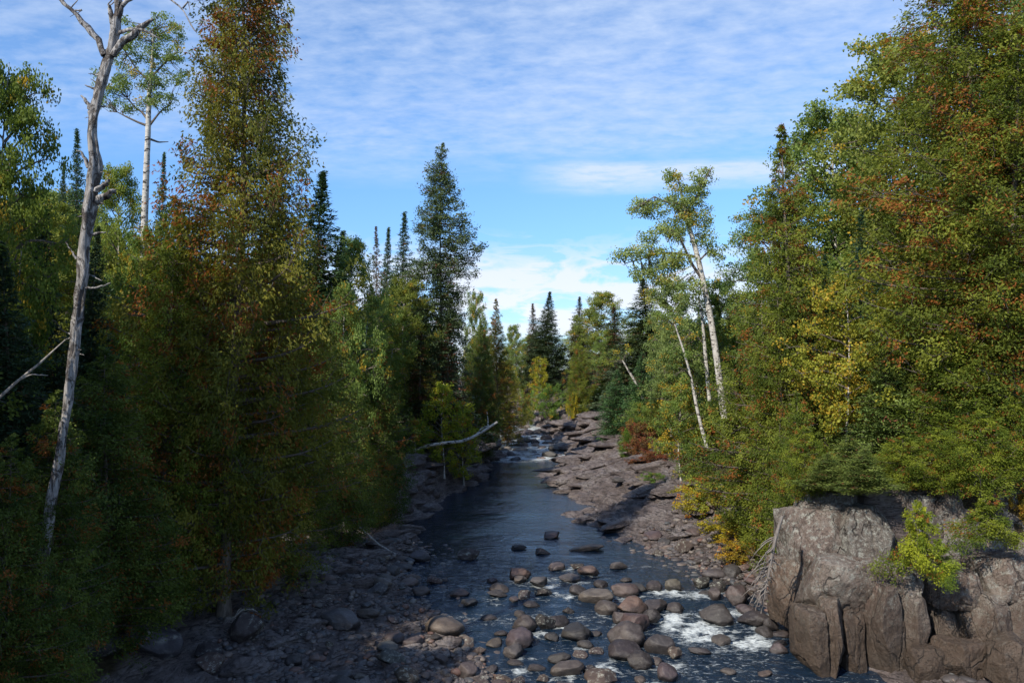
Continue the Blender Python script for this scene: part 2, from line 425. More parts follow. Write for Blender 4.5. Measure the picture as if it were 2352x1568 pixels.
# ------------------------------------------------------------------ water
# the stones read off the photo: px centre, row of the foot, width px, height px, kind, colour, label
HR = [
 (1020, 1452, 112, 52, 'r', 'tan', 'large smooth olive grey boulder with flat top by the near shallows'),
 (873, 1345, 52, 30, 'r', 'tan', 'pale tan rounded boulder lying on the dark flat ledges of the left bank'),
 (965, 1285, 50, 28, 'r', 'grey', 'grey split boulder at the end of the long bleached pole'),
 (1075, 1280, 56, 30, 'a', 'brown', 'squarish dark rock standing alone in the left side of the pool'),
 (999, 1335, 38, 20, 'a', 'red', 'reddish stone in the edge of the water beside the tan boulder'),
 (665, 1325, 92, 56, 'r', 'grey', 'big round grey boulder under the cedars on the left bank'),
 (620, 1350, 78, 48, 'a', 'dark', 'rough lichen flecked rock in front of the big round grey boulder'),
 (600, 1298, 44, 34, 'r', 'blue', 'blue grey boulder half hidden under the left bank cedar'),
 (520, 1350, 70, 40, 'a', 'red', 'rusty red rock in the gravel at the foot of the left bank'),
 (565, 1462, 80, 76, 'a', 'dark', 'upright blocky mossy boulder left of the flat dark slab'),
 (488, 1528, 72, 46, 'a', 'brown', 'angular stone at the bottom left with a pale flecked top'),
 (345, 1500, 150, 90, 'a', 'blue', 'huge frost flecked boulder in the deep shade at lower left'),
 (225, 1495, 110, 70, 'a', 'grey', 'broad boulder with orange moss beside the huge shaded boulder'),
 (480, 1500, 70, 36, 'a', 'dark', 'low dark stone between the shaded boulders and the flat slab'),
 (640, 1385, 30, 24, 'r', 'grey', 'small round grey stone sitting on the sandy patch'),
 (845, 1412, 50, 26, 'r', 'brown', 'brown dimpled cobble on the middle of the gravel bar'),
 (780, 1437, 100, 48, 's', 'blue', 'blue grey wedge shaped slab tilted on the gravel bar'),
 (1190, 1325, 56, 30, 'r', 'orange', 'orange brown boulder at the left end of the midstream row'),
 (1195, 1333, 42, 20, 'r', 'tan', 'tan stone leaning on the orange brown boulder'),
 (1236, 1340, 60, 24, 's', 'grey', 'flat topped grey rock right of the orange brown boulder'),
 (1248, 1362, 46, 22, 'a', 'dark', 'grey stone just below the flat topped rock in the current'),
 (1278, 1305, 44, 20, 'r', 'tan', 'low tan boulder leading the upper row in the stream'),
 (1325, 1302, 36, 18, 'a', 'brown', 'brown stone in the middle of the upper row of the stream'),
 (1353, 1316, 46, 26, 'r', 'orange', 'golden brown boulder at the right of the upper row'),
 (1420, 1302, 44, 18, 's', 'grey', 'pale flat rock in the shallow water right of the golden boulder'),
 (1310, 1330, 50, 18, 'r', 'grey', 'low grey boulder between the two rows of stones'),
 (1325, 1360, 48, 26, 'r', 'dark', 'dark boulder at the left of the midstream boulder cluster'),
 (1370, 1380, 76, 42, 'r', 'tan', 'broad olive brown boulder in the midstream cluster'),
 (1390, 1400, 66, 34, 'r', 'brown', 'brown boulder in front of the broad olive one'),
 (1432, 1362, 60, 34, 'r', 'brown', 'humped brown boulder on top of the midstream cluster'),
 (1450, 1404, 70, 44, 'r', 'orange', 'light golden brown boulder at the front of the midstream cluster'),
 (1422, 1424, 46, 30, 'r', 'purple', 'purple brown round stone at the front left of the cluster'),
 (1505, 1398, 76, 32, 'r', 'dark', 'long dark log shaped boulder at the right of the cluster'),
 (1492, 1420, 40, 36, 'r', 'black', 'black round boulder below the light golden brown one'),
 (1545, 1350, 44, 36, 'r', 'tan', 'olive boulder with a pointed top behind the cluster'),
 (1500, 1350, 42, 24, 'r', 'dark', 'dark low boulder behind the light golden brown one'),
 (1608, 1345, 48, 36, 'a', 'dark', 'square black rock standing upstream of the white water'),
 (1568, 1268, 44, 46, 'a', 'brown', 'tall two toned block at the edge of the cobble slope'),
 (1530, 1262, 36, 22, 's', 'pale', 'pale pyramid shaped stone in the shallows by the cobble slope'),
 (1266, 1232, 54, 14, 's', 'red', 'low reddish black rock alone in the middle of the pool'),
 (1192, 1258, 38, 13, 's', 'dark', 'small dark rock in the pool left of centre'),
 (1244, 1269, 42, 14, 's', 'dark', 'flat dark rock below the lone reddish one'),
 (1345, 1262, 86, 12, 's', 'brown', 'long flat shelf just breaking the surface of the pool'),
 (1500, 1235, 60, 18, 's', 'brown', 'flat brown slab at the tip of the right bank ledge'),
 (1142, 1364, 48, 16, 'r', 'dark', 'low dome of dark rock alone in the left current'),
 (1077, 1384, 42, 18, 'r', 'grey', 'small grey hump of rock in the current near the gravel bar'),
 (1252, 1438, 52, 42, 'a', 'black', 'jagged black rock in the current right of the gravel bar'),
 (1205, 1442, 54, 44, 'r', 'dark', 'dark rounded rock at the right end of the gravel bar'),
 (1268, 1462, 38, 22, 'r', 'black', 'small black stone right below the jagged black rock'),
 (1192, 1478, 74, 46, 'r', 'purple', 'wide purple grey boulder at the water edge of the gravel bar'),
 (1322, 1462, 94, 40, 'r', 'black', 'long black boulder lying alone in the near current'),
 (1345, 1480, 36, 22, 'r', 'dark', 'small dark round stone in front of the long black boulder'),
 (1456, 1444, 74, 52, 'r', 'red', 'red brown boulder at the top of the near pile by the white water'),
 (1440, 1478, 84, 60, 'r', 'purple', 'big purple brown boulder in the middle of the near pile'),
 (1430, 1504, 90, 46, 'r', 'black', 'black wet boulder at the bottom left of the near pile'),
 (1514, 1492, 62, 54, 'r', 'dark', 'dark domed boulder at the right of the near pile'),
 (1548, 1502, 36, 36, 'a', 'brown', 'pointed brown stone at the right foot of the near pile'),
 (1600, 1492, 48, 16, 'r', 'dark', 'low dark rock just below the white water'),
 (1648, 1424, 78, 46, 'r', 'dark', 'large dark boulder damming the white water'),
 (1690, 1382, 60, 52, 'r', 'brown', 'big brown egg shaped boulder by the branches of the fallen top'),
 (1640, 1370, 42, 34, 'r', 'purple', 'dark purple round boulder left of the big brown egg shaped one'),
 (1730, 1428, 70, 36, 'r', 'black', 'black boulder under the tip of the dangling dead top'),
 (1765, 1440, 40, 40, 'r', 'black', 'black boulder against the foot of the cliff'),
 (1680, 1322, 46, 36, 'r', 'dark', 'dark rock in the cobbles left of the dangling dead top'),
 (1665, 1300, 34, 40, 'r', 'pale', 'pale stone with a rusty cap on the cobble slope'),
 (1640, 1325, 54, 28, 'r', 'grey', 'grey stone at the water edge under the cobble slope'),
 (1645, 1352, 40, 30, 'a', 'dark', 'dark stone between the white water and the cobbles'),
 (1468, 1524, 56, 40, 'r', 'black', 'round black boulder in the near water below the pile'),
 (1527, 1552, 56, 46, 'r', 'purple', 'purple grey dome with a stick across it near the bottom edge'),
 (1302, 1540, 70, 38, 'r', 'brown', 'wide brown boulder near the bottom edge'),
 (1382, 1568, 82, 54, 'a', 'brown', 'large square brown boulder cut by the bottom edge'),
 (1280, 1512, 52, 24, 'r', 'dark', 'dark boulder above the wide brown one near the bottom edge'),
 (1232, 1530, 44, 16, 's', 'dark', 'dark flat stone near the bottom edge left of the wide brown boulder'),
 (1178, 1500, 52, 32, 'r', 'purple', 'smooth purple grey cobble at the lower end of the gravel bar'),
 (1075, 1545, 60, 44, 'r', 'purple', 'dark round boulder among pale pebbles at the bottom of the gravel bar'),
 (940, 1556, 62, 40, 'a', 'brown', 'brown block at the bottom of the gravel bar'),
 (895, 1490, 60, 30, 'r', 'blue', 'blue grey oval cobble on the lower gravel bar'),
 (905, 1470, 56, 28, 'r', 'purple', 'purple oval cobble on the lower gravel bar'),
 (1190, 1568, 40, 30, 'a', 'dark', 'dark stone in the shallows cut by the bottom edge'),
 (1290, 1035, 50, 24, 'r', 'grey', 'rounded grey boulder in the upstream rapids'),
 (1262, 1048, 40, 16, 's', 'dark', 'dark flat rock left of the grey boulder in the rapids'),
 (1342, 1052, 22, 14, 'r', 'dark', 'small dark rock at the right edge of the rapids'),
 (1640, 1165, 44, 26, 'a', 'pale', 'pale lichened block among the low plants of the right bank'),
 (1672, 1205, 26, 22, 'a', 'pale', 'small pale upright stone above the cobble slope'),
 (1420, 1110, 34, 14, 's', 'dark', 'loose dark stone on the sunlit bedrock of the right bank'),
 (1295, 948, 26, 15, 'a', 'pale', 'white grey boulder on top of the far rock shelf'),
]
HR_WAKE = []
for k_, q_ in enumerate(HR):
    if 1290 < q_[1] < 1540 and 1120 < q_[0] < 1760 and k_ % 3 != 0: HR_WAKE.append((q_[0]+(12 if k_ % 2 else -10), q_[1]+3, q_[2]*.55, 6, .34+.1*(k_ % 4)))
rowsw = [8.0]
while rowsw[-1] < 150: rowsw.append(rowsw[-1]*1.0034)
rowsw = np.array(rowsw); uw = np.linspace(0, 1, 260)
Lw = np.interp(rowsw, YS, LS)-5; Rw = np.interp(rowsw, YS, RS)+5
YW, UW = np.meshgrid(rowsw, uw, indexing='ij'); XW = Lw[:, None]+(Rw-Lw)[:, None]*UW
def blob(px, py, rx, ry, z=0.0):
    d = DW(py, z); cx = (px-1176)*d/FOC
    sx = rx*d/FOC; sy = abs(DW(py-ry, z)-DW(py+ry, z))/2
    return np.exp(-((XW-cx)/sx)**2-((YW-d)/sy)**2)
calm = .17+.24*fbm(XW*.16, YW*.8, None, 4, 77)
rough = .30*sstep(38, 33, YW)+.45*sstep(70, 76, YW)
foam = 0*XW
for a in [(1620, 1445, 70, 14, 1.0), (1560, 1425, 60, 14, .8), (1700, 1460, 60, 14, .75), (1720, 1413, 50, 5, .9), (1640, 1385, 40, 8, .5),
          (1585, 1360, 60, 6, .5), (1390, 1505, 50, 8, .5), (1290, 1440, 20, 14, .5), (1280, 1360, 30, 6, .3), (1500, 1395, 50, 8, .5),
          (1400, 1500, 25, 8, .4), (1060, 1345, 60, 6, .25), (1260, 1325, 40, 6, .25), (1600, 1330, 25, 6, .35), (1130, 1290, 60, 6, .2)]:
    foam = np.maximum(foam, a[4]*blob(a[0], a[1], a[2]*1.1, a[3], -.4 if a[1] > 1400 else -.05))
for q_ in HR_WAKE:
    foam = np.maximum(foam, q_[4]*blob(*q_[:4], -.3 if q_[1] > 1400 else -.03))
foam = foam*np.clip(.50+1.5*(1-np.abs(2.2*fbm(XW*1.1+YW*.8, YW*1.5-XW*.6, None, 4, 91)))-.45, 0.1, 1.25)
rap = sstep(71, 75, YW)*.62*(.6+.6*fbm(XW*1.2, YW*.9, None, 3, 55))
T = np.clip(calm+rough*.6+np.maximum(foam, rap)*.95, 0, 1)
ZWv = wl(YW)+.05*rough*fbm(XW*2.4, YW*2.0, None, 4, 61)+.008*fbm(XW*1.1, YW*1.6, None, 3, 62)+.20*foam*fbm(XW*3, YW*3, None, 4, 66)
# small steps in the rapids far upstream
b = MB(); nr, nc = XW.shape
i = np.arange(nr-1)[:, None]*nc+np.arange(nc-1)[None]
b.add(np.stack([XW, YW, ZWv], -1).reshape(-1, 3), np.stack([i, i+1, i+nc+1, i+nc], -1).reshape(-1, 4), T.ravel())
tag(b.build('river_water', M_water, None, True), kind='structure')

# ------------------------------------------------------------------ rocks
def ico(sub):
    import bmesh
    bm = bmesh.new(); bmesh.ops.create_icosphere(bm, subdivisions=sub, radius=1)
    v = np.array([x.co[:] for x in bm.verts]); f = np.array([[q.index for q in p.verts] for p in bm.faces]); bm.free()
    return v, f
ICO = {k: ico(k) for k in (1, 2, 3, 4, 5)}
def rock_shape(sub, seed, cuts=5, rough=.12, ang=.0):
    r = np.random.default_rng(seed); v, f = ICO[sub]; v = v.copy()
    dsp = fbm(v[:, 0]*1.1+seed*3.1, v[:, 1]*1.1, v[:, 2]*1.1, 3, seed)
    v = v*(1+.26*dsp[:, None])
    for k in range(cuts):
        n = nrm(r.normal(size=3)); lim = r.uniform(.55, .85)
        d = v@n; over = np.clip(d-lim, 0, None); v = v-over[:, None]*n*(.75+.25*ang)
    v = v*(1+rough*.5*fbm(v[:, 0]*4, v[:, 1]*4, v[:, 2]*4, 3, seed+9)[:, None])
    return v, f
ROUND = []; ANG = []
for k in range(14):
    b = MB(); v, f = rock_shape(4, 100+k, 4+(k*5) % 11, .12+.03*(k % 4)); v[:, 0] *= 1+.12*((k*3) % 4-1.5); b.add(v, f); me = b.mesh('boulder', True); me.materials.append(M_rock); ROUND.append(me)
for k in range(7):
    b = MB(); v, f = rock_shape(4, 200+k, 12, .16, 1); b.add(v, f); me = b.mesh('stone', True); me.materials.append(M_rockl); ANG.append(me)
SLAB = []
for k in range(4):
    b = MB(); v, f = rock_shape(4, 300+k, 9, .15, 1); b.add(v, f); me = b.mesh('slab', True); me.materials.append(M_rock); SLAB.append(me)

ROCKC = {k_: tuple(.70*c_ for c_ in v_) for k_, v_ in {'brown': (1.05, .85, .72), 'tan': (1.5, 1.35, 1.1), 'grey': (.95, 1.0, 1.05), 'dark': (.50, .48, .50), 'purple': (.88, .76, .80),
         'red': (1.15, .74, .66), 'blue': (.8, .95, 1.12), 'pale': (1.9, 1.75, 1.6), 'orange': (1.6, 1.15, .85), 'black': (.33, .30, .32)}.items()}
used_spots = []
def put_rock(name, kind, x, y, z, sx, sy, sz, colr, label, cat, group=None, rz=None, seed=0):
    lst = {'r': ROUND, 'a': ANG, 's': SLAB}[kind]
    o = link(name, lst[seed % len(lst)], None, None, (x, y, z))
    o.scale = (sx, sy, sz); o.rotation_euler = (random.uniform(-.15, .15), random.uniform(-.15, .15), rz if rz is not None else random.uniform(-.5, .5))
    c = ROCKC[colr]; g_ = sum(c)/3; c = [q*.72+g_*.28 for q in c]; o.color = (*[q*random.uniform(.92, 1.08) for q in c], 1)
    used_spots.append((x, y, max(sx, sy)))
    return tag(o, label, cat, group)
def at_px(px, py, onwater=False):
    """ground / water point under a photo pixel"""
    d = 21.0
    for _ in range(40):
        x = (px-1176)*d/FOC
        z = float(wl(d)) if onwater else max(gz(x, d), float(wl(d)))
        d2 = DW(py, z); d = d*.5+d2*.5
    return (px-1176)*d/FOC, d, z
# px centre, row of the foot, width px, height px, kind, colour, label   (all read off the photo)
for k, (px, py, wd, ht, kd, cc, lab) in enumerate(HR):
    x, y, z = at_px(px, py)
    s = wd*y/FOC/2*1.02; h = ht*y/FOC/2*1.08
    nm = 'boulder' if wd*y/FOC > .7 else 'stone'
    put_rock(nm, kd, x, y+s*.5, z+h*.55, s, s*random.uniform(.75, .95), h, cc, lab, nm, None, seed=k)

import re
HRP = [(*used_spots[i_][:2], ' '.join(re.split(r' (?:with|at|in|on|of|under|lying|standing|leaning|sitting|half|alone|just|between|leading|breaking|damming|beside|against|below|above|right|left|near|among|cut|by|upstream|tilted|flecked)\b', q_[6])[0].split()[:7])) for i_, q_ in enumerate(HR)]
# loose cobbles: countable ones, then the rest as one carpet
def free(x, y, r):
    for a, b_, c in used_spots:
        if (a-x)**2+(b_-y)**2 < ((c+r)*.75)**2: return False
    return True
regions = [  # count, y range, x offset range from shore, size, group, label, shore
 (70, (20.5, 31), ('L', -.6, 5.5), (.16, .42), 'cobbles of the near gravel bar', 'loose cobble on the near gravel bar at the bottom'),
 (26, (31, 41), ('L', -.3, 5.5), (.2, .5), 'stones of the left bank ledges', 'flat stone among the dark ledges of the left bank'),
 (46, (20.5, 32), ('M', 0, 0), (.18, .40), 'wet stones in the near river', 'wet dark stone in the near river'),
 (40, (29.5, 38), ('R', -.4, 3.6), (.18, .42), 'cobbles below the right bank ledges', 'brown cobble on the slope left of the cliff'),
 (14, (74, 104), ('M', 0, 0), (.4, .9), 'rocks of the upstream rapids', 'dark rock in the far upstream rapids'),
]
for cnt, (y0, y1), (sd, a, bb), (s0, s1), grp, lab in regions:
    done = 0; tr = 0
    while done < cnt and tr < 4000:
        tr += 1
        y = random.uniform(y0, y1); L = np.interp(y, YS, LS); R = np.interp(y, YS, RS)
        x = L-random.uniform(a, bb) if sd == 'L' else R+random.uniform(a, bb) if sd == 'R' else random.uniform(L+.2, R-.3)
        if abs(x/y) > .66: continue
        if x > 9.3 and y < 30: continue
        s = s0+(s1-s0)*random.random()**2
        if not free(x, y, s): continue
        z = max(gz(x, y), float(wl(y)))
        cc = random.choice(['brown', 'grey', 'dark', 'purple', 'blue', 'brown', 'dark', 'tan'] if sd != 'R' else ['brown', 'brown', 'tan', 'red', 'grey', 'dark'])
        if sd == 'M': cc = random.choice(['dark', 'black', 'purple', 'brown'])
        put_rock('stone', random.choice('rrra' if sd != 'R' else 'aarr'), x, y, z+s*.12, s*random.uniform(.9, 1.35), s, s*random.uniform(.45, .75), cc, lab, 'stone', grp, random.uniform(0, 6), seed=random.randrange(99))
        o_ = col.objects[-1]; hx, hy, hl = min(HRP, key=lambda q: (q[0]-x)**2+(q[1]-y)**2)
        rel = ('left of' if x < hx else 'right of') if abs(x-hx) > abs(y-hy)*.6 else ('in front of' if y < hy else 'behind')
        o_['label'] = 'loose %s stone %s the %s' % (cc, rel, hl)
        done += 1

def carpet(name, n, fn, label, sz, sub=1, cuts=4):
    b = MB(); shapes = [rock_shape(sub+1, 500+k, cuts, .1) for k in range(5)]
    r = np.random.default_rng(3)
    P_ = []
    while len(P_) < n:
        x, y = fn(r)
        P_.append((x, y))
    P_ = np.array(P_); G = np.maximum(ground(P_[:, 0], P_[:, 1]), wl(P_[:, 1])-.08)
    for k in range(n):
        v, f = shapes[r.integers(5)]
        s = sz[0]+(sz[1]-sz[0])*r.random()**3; a = r.uniform(0, 2*pi); s3 = s*np.array([r.uniform(.9, 1.4), r.uniform(.7, 1), r.uniform(.4, .7)])
        vv = v*s3; vv = np.stack([vv[:, 0]*math.cos(a)-vv[:, 1]*math.sin(a), vv[:, 0]*math.sin(a)+vv[:, 1]*math.cos(a), vv[:, 2]], -1)
        b.add(vv+np.array([P_[k, 0], P_[k, 1], G[k]+s*.1]), f, r.random())
    return tag(b.build(name, M_cob, None, True), label, None, None, 'stuff')
def cob_mat():
    m, n = newmat('cobbles')
    g = n.n('ShaderNodeNewGeometry').outputs['Position']
    t = n.n('ShaderNodeAttribute', attribute_name='tint').outputs['Fac']
    c = n.ramp(t, [(0, (.04, .036, .038)), (.25, (.09, .070, .064)), (.45, (.065, .068, .072)), (.65, (.12, .09, .08)), (.82, (.19, .165, .14)), (.95, (.14, .075, .055))])
    f2 = n.noise(g, 25, 4, .7)
    c = n.mix(n.ramp(f2, [(.35, .4), (.6, 0)]), c, (.04, .035, .035))
    bp = n.n('ShaderNodeBump', i={'Height': f2, 'Strength': .4, 'Distance': .02})
    p = n.n('ShaderNodeBsdfPrincipled', i={'Base Color': c, 'Roughness': .6, 'Normal': bp.outputs[0]})
    finish(n, p.outputs[0]); return m
M_cob = cob_mat()
def f_bar(r):
    while True:
        y = 20+r.random()**1.2*19; L = np.interp(y, YS, LS); x = L-(-1.4+9*r.random()**1.25)
        if abs(x/y) < .66: return x, y
def f_right(r):
    while True:
        y = r.uniform(28, 40); R = np.interp(y, YS, RS); x = R+r.uniform(-1.2, 4.2)
        if abs(x/y) < .66 and not (x > 9.5 and y < 29.5) and (y < 37 or r.random() < .3): return x, y
def f_toe(r): return r.uniform(12, 17.5), r.uniform(19.5, 23)
def f_far(r): return r.uniform(-4, 9), r.uniform(72, 125)
b = MB(); r = np.random.default_rng(12)
for k in range(330):
    if k < 150: y = r.uniform(33, 100); R_ = np.interp(y, YS, RS); x = R_+r.uniform(-.8 if y < 60 else .7, 6.5)
    elif k < 250: y = r.uniform(38, 80); L_ = np.interp(y, YS, LS); x = L_-r.uniform(-.6, 3.2)
    elif k < 300: y = r.uniform(20.5, 40); L_ = np.interp(y, YS, LS); x = L_-r.uniform(.5, 8)
    else: y = r.uniform(96, 135); x = r.uniform(-6, 9)
    sc = np.clip(y/45, .6, 2.2); f_ = 1.0 if k < 150 or k >= 300 else .75
    v, f = rock_shape(4, 700+k, 11, .22, 1)
    a = r.normal(.5, .35); hx = r.uniform(.6, 1.9)*sc*f_; v = v*np.array([hx, hx*r.uniform(.4, .7), r.uniform(.13, .30)*sc*(1 if k < 150 else 1.5)])
    v[:, 2] += v[:, 0]*r.uniform(-.05, .22)
    v = np.stack([v[:, 0]*math.cos(a)-v[:, 1]*math.sin(a), v[:, 0]*math.sin(a)+v[:, 1]*math.cos(a), v[:, 2]], -1)
    b.add(v+np.array([x, y, max(gz(x, y), float(wl(y))-.1)]), f, 0)
tag(b.build('bedrock_ledges', M_terrain, None, False), kind='structure')
for nm_, k_ in (('gravel', 0),): pass
carpet('gravel', 5200, f_bar, 'pebbles and small cobbles covering the gravel bar on the left', (.035, .17))
carpet('rubble', 2200, f_right, 'small brown broken stones covering the slope left of the cliff', (.05, .20))
carpet('cliff_rubble', 700, f_toe, 'broken stones heaped at the foot of the cliff at lower right', (.06, .34), 1, 8)
carpet('far_rubble', 380, f_far, 'broken rocks along the rapids far upstream', (.15, .8), 1, 8)

# ------------------------------------------------------------------ bedrock outcrops (part of the ground, low ledges) and the cliff
def block(b, c, half, rz=0, seed=0, p=5.0, N=26, nz=.09, shear=(0, 0), t=.5):
    """rounded box with broken, noisy faces"""
    r = np.random.default_rng(seed)
    g = np.linspace(-1, 1, N); A, B = np.meshgrid(g, g, indexing='ij'); one = np.ones_like(A)
    V = []; F = []; k = 0
    for ax in range(3):
        for s in (-1, 1):
            q = [None]*3; q[ax] = one*s; q[(ax+1) % 3] = A; q[(ax+2) % 3] = B*s
            V.append(np.stack(q, -1).reshape(-1, 3))
            i = np.arange(N-1)[:, None]*N+np.arange(N-1)[None]
            F.append(np.stack([i, i+N, i+N+1, i+1], -1).reshape(-1, 4)+k); k += N*N
    V = np.concatenate(V); F = np.concatenate(F)
    ln = (np.abs(V)**p).sum(1)**(1/p); v = V/ln[:, None]
    for q in range(15):
        n = nrm(r.normal(size=3)*np.array([1, 1, .6])); lim = r.uniform(.80, 1.10)*(np.abs(n)**1.6).sum()**.35
        d = v@n; v = v-np.clip(d-lim, 0, None)[:, None]*n
    h = np.array(half); w_ = v*h
    w_[:, 0] += shear[0]*w_[:, 2]; w_[:, 1] += shear[1]*w_[:, 2]
    nn = nrm(v/h)
    m = h.mean(); S = 1.0/m
    o = seed*7.7
    d = fbm(w_[:, 0]*S*1.2+o, w_[:, 1]*S*1.2, w_[:, 2]*S*1.2, 5, seed, .55)
    rd = 1-np.abs(fbm(w_[:, 0]*S*.9+o+9, w_[:, 1]*S*.9, w_[:, 2]*S*.6, 3, seed+5))
    d2 = fbm(w_[:, 0]*7+o, w_[:, 1]*7, w_[:, 2]*4, 4, seed+3); st_ = np.abs(fbm(w_[:, 0]*1.5+o, w_[:, 1]*1.5, w_[:, 2]*.5, 3, seed+8))
    w_ = w_+nn*(d*nz*1.5*m+d2*.022-np.clip(.05-st_, 0, 1)*1.6*m)[:, None]
    ca, sa = math.cos(rz), math.sin(rz)
    w_ = np.stack([w_[:, 0]*ca-w_[:, 1]*sa, w_[:, 0]*sa+w_[:, 1]*ca, w_[:, 2]], -1)
    b.add(w_+np.array(c), F, t)
def weld_build(b, name, mat, parent=None, color=(1, 1, 1, 1)):
    import bmesh
    o = b.build(name, mat, parent, True)
    bm = bmesh.new(); bm.from_mesh(o.data); bmesh.ops.remove_doubles(bm, verts=bm.verts, dist=.0005); bm.to_mesh(o.data); bm.free()
    o.data.polygons.foreach_set('use_smooth', np.ones(len(o.data.polygons), bool)); o.color = color
    return o
b = MB()
block(b, (14.9, 26.3, 1.5), (4.3, 1.9, 2.6), 0, 900, 8, 60, .05)
block(b, (22.0, 25.6, 1.3), (4.6, 2.2, 2.7), -.1, 902, 8, 60, .05)
block(b, (11.4, 27.0, 1.3), (1.3, 1.9, 2.6), .1, 901, 7, 50, .05)
cliff = weld_build(b, 'cliff', M_cliff); tag(cliff, kind='structure')
# px0,px1,py0,py1,depth of front face, half depth, yaw, seed, colour
CB = [
 (1800, 1860, 1178, 1300, 26.0, .8, .15, 1, (1.0, 1.02, .95)),
 (1838, 1968, 1178, 1335, 24.9, 1.1, .12, 2, (1.0, .93, .88)),
 (1856, 2000, 1140, 1220, 25.3, 1.2, -.1, 3, (1.0, 1.0, .98)),
 (1940, 2062, 1170, 1330, 24.5, 1.0, .22, 4, (.98, 1.03, 1.0)),
 (1866, 2048, 1288, 1440, 23.7, 1.0, .14, 5, (1.05, .98, .92)),
 (1806, 1890, 1300, 1460, 25.0, .9, .12, 6, (.95, .78, .66)),
 (1848, 1902, 1405, 1565, 23.5, .8, .30, 7, (.85, .76, .68)),
 (1896, 1956, 1385, 1575, 23.2, .8, .1, 27, (.9, .80, .72)),
 (1950, 2022, 1415, 1585, 23.3, .8, .05, 8, (.85, .74, .66)),
 (2018, 2088, 1345, 1590, 23.2, .9, .15, 9, (.92, .86, .82)),
 (2080, 2146, 1318, 1590, 23.0, .9, .28, 29, (.98, .92, .88)),
 (1985, 2075, 1300, 1480, 23.8, .8, -.1, 10, (1.0, .84, .78)),
 (2150, 2270, 1320, 1405, 23.3, .9, .2, 11, (1.0, .88, .8)),
 (2158, 2244, 1400, 1545, 23.3, .9, 0, 12, (1.0, .93, .86)),
 (2235, 2318, 1370, 1520, 23.0, 1.0, .05, 13, (1.0, .93, .86)),
 (2308, 2420, 1360, 1525, 22.8, 1.0, -.12, 33, (1.0, .95, .9)),
 (2140, 2300, 1130, 1345, 24.6, 1.0, .1, 14, (.95, .95, .93)),
 (2280, 2420, 1280, 1385, 23.3, 1.0, .1, 15, (.95, .88, .82)),
 (2255, 2430, 1120, 1330, 25.0, 1.0, .2, 16, (.5, .45, .42)),
 (2190, 2300, 1490, 1580, 22.0, .6, .3, 17, (.75, .62, .55)),
 (2290, 2400, 1475, 1600, 21.6, .6, -.3, 18, (.8, .7, .62)),
 (2110, 2190, 1500, 1590, 22.4, .5, .5, 19, (.6, .5, .45)),
 (2050, 2150, 1135, 1330, 25.2, .9, .1, 20, (.7, .68, .66)),
]
for k, (x0, x1, y0, y1, d, hd, rz, sd, cc) in enumerate(CB):
    a = P(x0, y1, d); e = P(x1, y0, d); c = (a+e)/2; c[1] = d+hd
    hx = abs(e[0]-a[0])/2*1.04; hz = abs(e[2]-a[2])/2*1.03
    b = MB(); c[1] += ((k*37) % 11-5)*.06; block(b, c, (hx*.96, hd, hz*.97), rz*.7, 40+sd, 9, 48, .065, ((-.05, .05, 0)[k % 3], .04))
    weld_build(b, 'rock_block', M_cliff, cliff, (*cc, 1))

# ------------------------------------------------------------------ foliage
def cards(b, c, a, n, L, W, t):
    """leaf-shaped quads: centre, long axis, normal, length, width"""
    bb = nrm(np.cross(n, a)); L = L[:, None]; W = W[:, None]
    V = np.stack([c-a*L*.5, c+bb*W*.5-a*L*.05, c+a*L*.5, c-bb*W*.5-a*L*.05], 1).reshape(-1, 3)
    F = np.arange(len(c)*4).reshape(-1, 4)
    b.add(V, F, np.repeat(t, 4))
def rand_dirs(r, n): return nrm(r.normal(size=(n, 3)))

